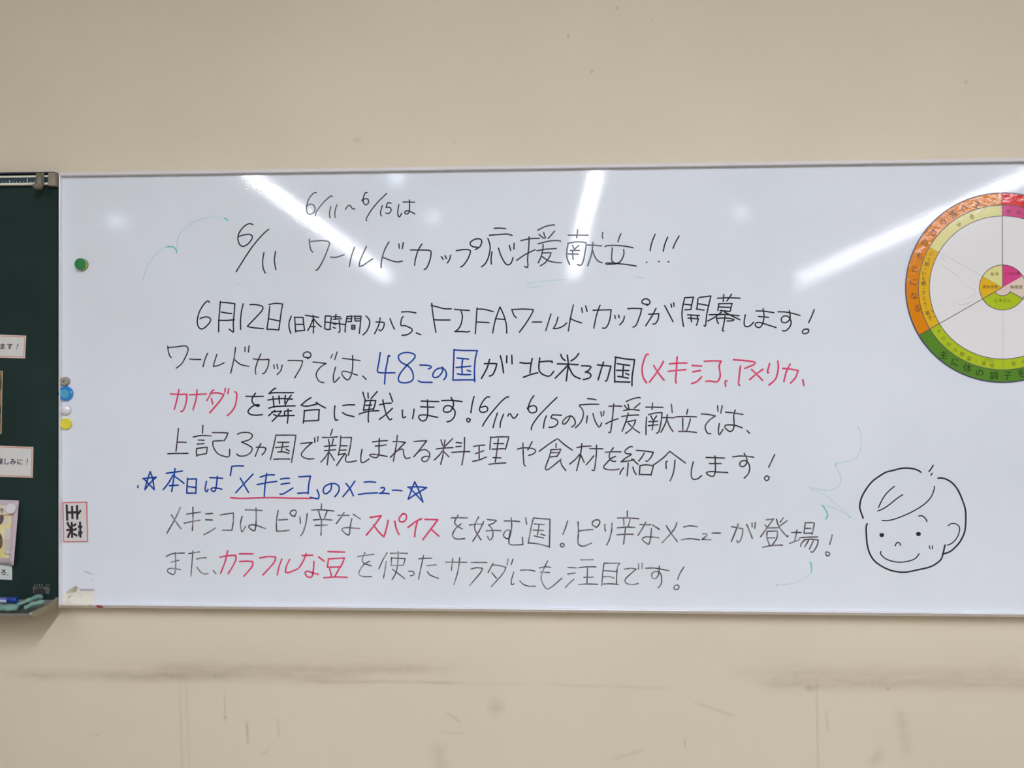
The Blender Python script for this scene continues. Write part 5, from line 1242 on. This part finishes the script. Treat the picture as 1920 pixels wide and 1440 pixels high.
# lower strip
q = [(-1.6680, 1.3446), (-1.4459, 1.3373), (-1.4480, 1.2504), (-1.6679, 1.2562)]
t = sheet('paper_strip', 'lower white paper strip with orange border on the chalkboard', 'sign', q, GP, mt='paper_peach')
border(inset(q, 0.0026), 0.0020, PY, 'printed_border', 'paper_edge', t)
bm = bmesh.new(); quad(bm, inset(q, 0.0048), PY); flip_to_room(bm); obj('printed_field', bm, 'paper', t, 'flat')
bm = bmesh.new()
for s, p in (('\u697d', (-1.5417, 1.2966)), ('\u3057', (-1.5223, 1.2959)), ('\u307f', (-1.5044, 1.2954)), ('\u306b', (-1.4843, 1.2952))):
    put_text(bm, s, *p, 0.0190, PY - 0.0004, 2, 0.022)
ribbon(bm, [(-1.4624, 1.3027), (-1.4639, 1.2937)], 0.0024, PY - 0.0004); ribbon(bm, [(-1.4646, 1.2893), (-1.4647, 1.2884)], 0.0024, PY - 0.0004)
flip_to_room(bm); obj('printed_lettering', bm, 'print', t, 'flat')
# small sign under the poster
q = [(-1.6675, 1.0093), (-1.5072, 1.0059), (-1.5076, 0.9619), (-1.6675, 0.9670)]
t = sheet('paper_strip', 'small white paper strip tucked under the seed poster', 'sign', q, GP, mt='paper_cool')
bm = bmesh.new()
put_text(bm, '\u308d', *(-1.5324, 0.9834), 0.0180, PY - 0.0004, 4, 0.024); put_text(bm, '\u3002', *(-1.5201, 0.9752), 0.016, PY - 0.0004, 4, 0.0)
flip_to_room(bm); obj('printed_lettering', bm, 'print', t, 'flat')
# seed poster, its right edge curling off the board
q = [(-1.7123, 1.1938), (-1.4843, 1.1863), (-1.4906, 1.0060), (-1.7120, 1.0081)]
t = sheet('seed_poster', 'mauve bordered poster of brown seeds, curling at its right edge', 'poster', q, curl=(0.003, 0.016), y=0.0012, mt='poster_pink')
def on_poster(p, k):
    """a point printed on the curling sheet, in layer k"""
    v = (q[0][1] - p[1]) / (q[0][1] - q[3][1])
    xl = q[0][0] * (1 - v) + q[3][0] * v; xr = q[1][0] * (1 - v) + q[2][0] * v
    u = min(max((p[0] - xl) / (xr - xl), 0), 1); v = min(max(v, 0), 1)
    return (p[0], 0.0012 - 0.0006 - (0.003 * (1 - v) + 0.016 * v) * u ** 8 - 0.0004 - 0.0003 * k, p[1])
def drape(bm, k):
    for v in bm.verts:
        v.co = on_poster((v.co.x, v.co.z), k)
def patch(bm, c4, mi, n=12):
    V = [[bm.verts.new((c4[0][0] * (1 - u) * (1 - v) + c4[1][0] * u * (1 - v) + c4[2][0] * u * v + c4[3][0] * (1 - u) * v, 0,
                        c4[0][1] * (1 - u) * (1 - v) + c4[1][1] * u * (1 - v) + c4[2][1] * u * v + c4[3][1] * (1 - u) * v))
          for u in [a / n for a in range(n + 1)]] for v in [a / n for a in range(n + 1)]]
    for a in range(n):
        for b in range(n):
            bm.faces.new((V[a][b], V[a][b + 1], V[a + 1][b + 1], V[a + 1][b])).material_index = mi
for nm, mt, k, c4 in (
    ('title_strip', 'poster_cream', 1, ((-1.6342, 1.1730), (-1.5083, 1.1727), (-1.5083, 1.1472), (-1.6342, 1.1466))),
    ('title_rule', 'poster_orange', 2, ((-1.6342, 1.1473), (-1.5036, 1.1464), (-1.5044, 1.1434), (-1.6342, 1.1436))),
    ('picture_panel', 'poster_yellow', 0, ((-1.6342, 1.1436), (-1.5044, 1.1434), (-1.5089, 1.0254), (-1.6340, 1.0222))),
    ('seed_packet', 'poster_pale', 1, ((-1.5261, 1.1418), (-1.5160, 1.1434), (-1.5168, 1.1193), (-1.5346, 1.1162))),
    ('text_panel', 'poster_pale', 1, ((-1.5253, 1.1072), (-1.5052, 1.1118), (-1.5057, 1.0382), (-1.5268, 1.0380))),
):
    bm = bmesh.new(); patch(bm, c4, 0); drape(bm, k); flip_to_room(bm); obj(nm, bm, mt, t, 'flat')
for c, rx, rz, a in (((-1.5378, 1.1327), 0.0085, 0.0150, -20), ((-1.5439, 1.0740), 0.0125, 0.0240, 8)):
    bm = bmesh.new()
    ca, sa = math.cos(math.radians(a)), math.sin(math.radians(a))
    rg = []
    for s in (0.0, 0.5, 1.0):
        rg.append([bm.verts.new((c[0] + s * (rx * math.cos(h) * ca - rz * math.sin(h) * sa), 0, c[1] + s * (rx * math.cos(h) * sa + rz * math.sin(h) * ca)))
                   for h in ([0] if s == 0 else [i * math.pi / 16 for i in range(32)])])
    for i in range(32):
        bm.faces.new((rg[0][0], rg[1][i], rg[1][(i + 1) % 32])); bm.faces.new((rg[1][i], rg[2][i], rg[2][(i + 1) % 32], rg[1][(i + 1) % 32]))
    drape(bm, 3); flip_to_room(bm); obj('seed_picture', bm, 'seed', t, 'flat')
bm = bmesh.new()
put_text(bm, '\u51ac', *(-1.5339, 1.1586), 0.0145, 0, 2, 0.01)
drape(bm, 4); flip_to_room(bm); obj('title_lettering', bm, 'print', t, 'flat')
bm = bmesh.new()
for i in range(5):
    a = (-1.5237, 1.0742 + -0.0060 * i)
    for d in range(4): ribbon(bm, [(a[0] + 0.0045 * d, a[1]), (a[0] + 0.0045 * d + 0.0030, a[1])], 0.0008, 0)
ribbon(bm, spline([(-1.5268, 1.0396), (-1.5175, 1.0359), (-1.5051, 1.0367)], 0.003), 0.0016, 0)
drape(bm, 4); flip_to_room(bm); obj('caption_lettering', bm, 'seed', t, 'flat')
magnet('magnet', 'white flat round magnet pinning the seed poster to the chalkboard', (-1.5031, 1.1651), [
    ('body', [(0, 0), (0.0142, 0), (0.0148, 0.0015), (0.0146, 0.0066), (0.0132, 0.0082), (0.0105, 0.0083), (0.0098, 0.0078), (0, 0.0078)], 'mag_white')], None, -0.0034)

# ------------------------------------------------------------------ things in the tray
tz = TZ - 0.015
pxr, pxl = (-1.4634, 0.9160)[0], KX0 + 1.6
py_, pz_ = -0.038, (-1.4871, 0.9163)[1]
pen = thing('marker_pen', 'blue capped marker pen lying in the chalk tray on the cloth', 'pen', (pxr - 0.07, py_, pz_ - 0.009))
def along(bm, segs):
    """turned shape along x: list of (x, radius)"""
    n = 24; rings = []
    for xx, r in segs:
        rings.append([bm.verts.new((xx, py_ + r * math.cos(2 * math.pi * k / n), pz_ + r * math.sin(2 * math.pi * k / n))) for k in range(n)])
    for a, b in zip(rings, rings[1:]):
        for k in range(n): bm.faces.new((a[k], a[(k + 1) % n], b[(k + 1) % n], b[k]))
    bm.faces.new(rings[0]); bm.faces.new(list(reversed(rings[-1])))
capx = (-1.4893, 0.9157)[0]
bm = bmesh.new(); along(bm, [(capx, 0.0084), (capx + 0.001, 0.0090), (pxr - 0.002, 0.0086), (pxr, 0.0078), (pxr, 0.0052), (pxr - 0.006, 0.0050)]); o = obj('cap', bm, 'pen_blue', pen, True)
bm = bmesh.new(); along(bm, [(capx - 0.09, 0.0070), (capx - 0.088, 0.0080), (capx, 0.0080)]); obj('barrel', bm, 'pen_grey', pen, True)
bm = bmesh.new()
n = 24
rings = [[bm.verts.new((xx, py_ + 0.0082 * math.cos(a), pz_ + 0.0082 * math.sin(a))) for a in [math.pi * (0.92 + 0.72 * k / 12) for k in range(13)]] for xx in (capx - 0.08, capx - 0.0005)]
for k in range(12): bm.faces.new((rings[0][k], rings[0][k + 1], rings[1][k + 1], rings[1][k]))
obj('label_wrap', bm, 'pen_white', pen, True)

cl = thing('cleaning_cloth', 'folded teal cloth lying in the chalk tray below the chalkboard', 'cloth', ((-1.4368, 0.9012)[0], -0.06, tz))
bm = bmesh.new()
# lower roll, then two folds standing up behind it; each fold is a soft flattened roll
def fold(pts, r, sq):
    q = []
    for i in range(len(pts) - 1):
        for k in range(5):
            s = k / 5; q.append(tuple(pts[i][d] * (1 - s) + pts[i + 1][d] * s for d in range(3)))
    q.append(pts[-1])
    rr = [r * (0.86 + 0.14 * math.sin(1.7 * i) + (0.0 if 0 < i < len(q) - 1 else -0.35)) for i in range(len(q))]
    tube_path(bm, q, rr, 18, 0, sq)
def at(px_, y): return px_
A1 = (-1.5302, 0.9112); A2 = (-1.4220, 0.9123); A3 = (-1.4099, 0.9071); A4 = (-1.3935, 0.9160); A5 = (-1.3677, 0.9215)
B1 = (-1.4498, 0.9070); B2 = (-1.4234, 0.9192); B3 = (-1.4044, 0.9270); B4 = (-1.3968, 0.9197)
fold([(A1[0] - 0.1, -0.094, A1[1]), (A1[0], -0.096, A1[1]), ((-1.4560, 0.9119)[0], -0.097, A2[1]), (A2[0], -0.096, A2[1])], 0.0150, 0.72)
obj('front_fold', bm, 'cloth', cl, True)
bm = bmesh.new()
fold([(A3[0], -0.086, A3[1]), (A4[0], -0.078, A4[1] + 0.001), (A5[0], -0.066, A5[1])], 0.0095, 0.75)
obj('loose_end', bm, 'cloth', cl, True)
bm = bmesh.new()
fold([(B1[0], -0.062, B1[1]), (B2[0], -0.048, B2[1]), (B3[0], -0.034, B3[1]), (B4[0], -0.030, B4[1])], 0.0088, 0.8)
obj('upper_fold', bm, 'cloth', cl, True)
bm = bmesh.new()
fold([((-1.4373, 0.9055)[0], -0.072, (-1.4373, 0.9055)[1]), ((-1.4183, 0.9086)[0], -0.062, (-1.4183, 0.9115)[1]), ((-1.3834, 0.9179)[0], -0.050, (-1.3834, 0.9179)[1])], 0.0070, 0.8)
obj('dark_fold', bm, 'cloth_dark', cl, True)  # dark grey roll between the teal folds
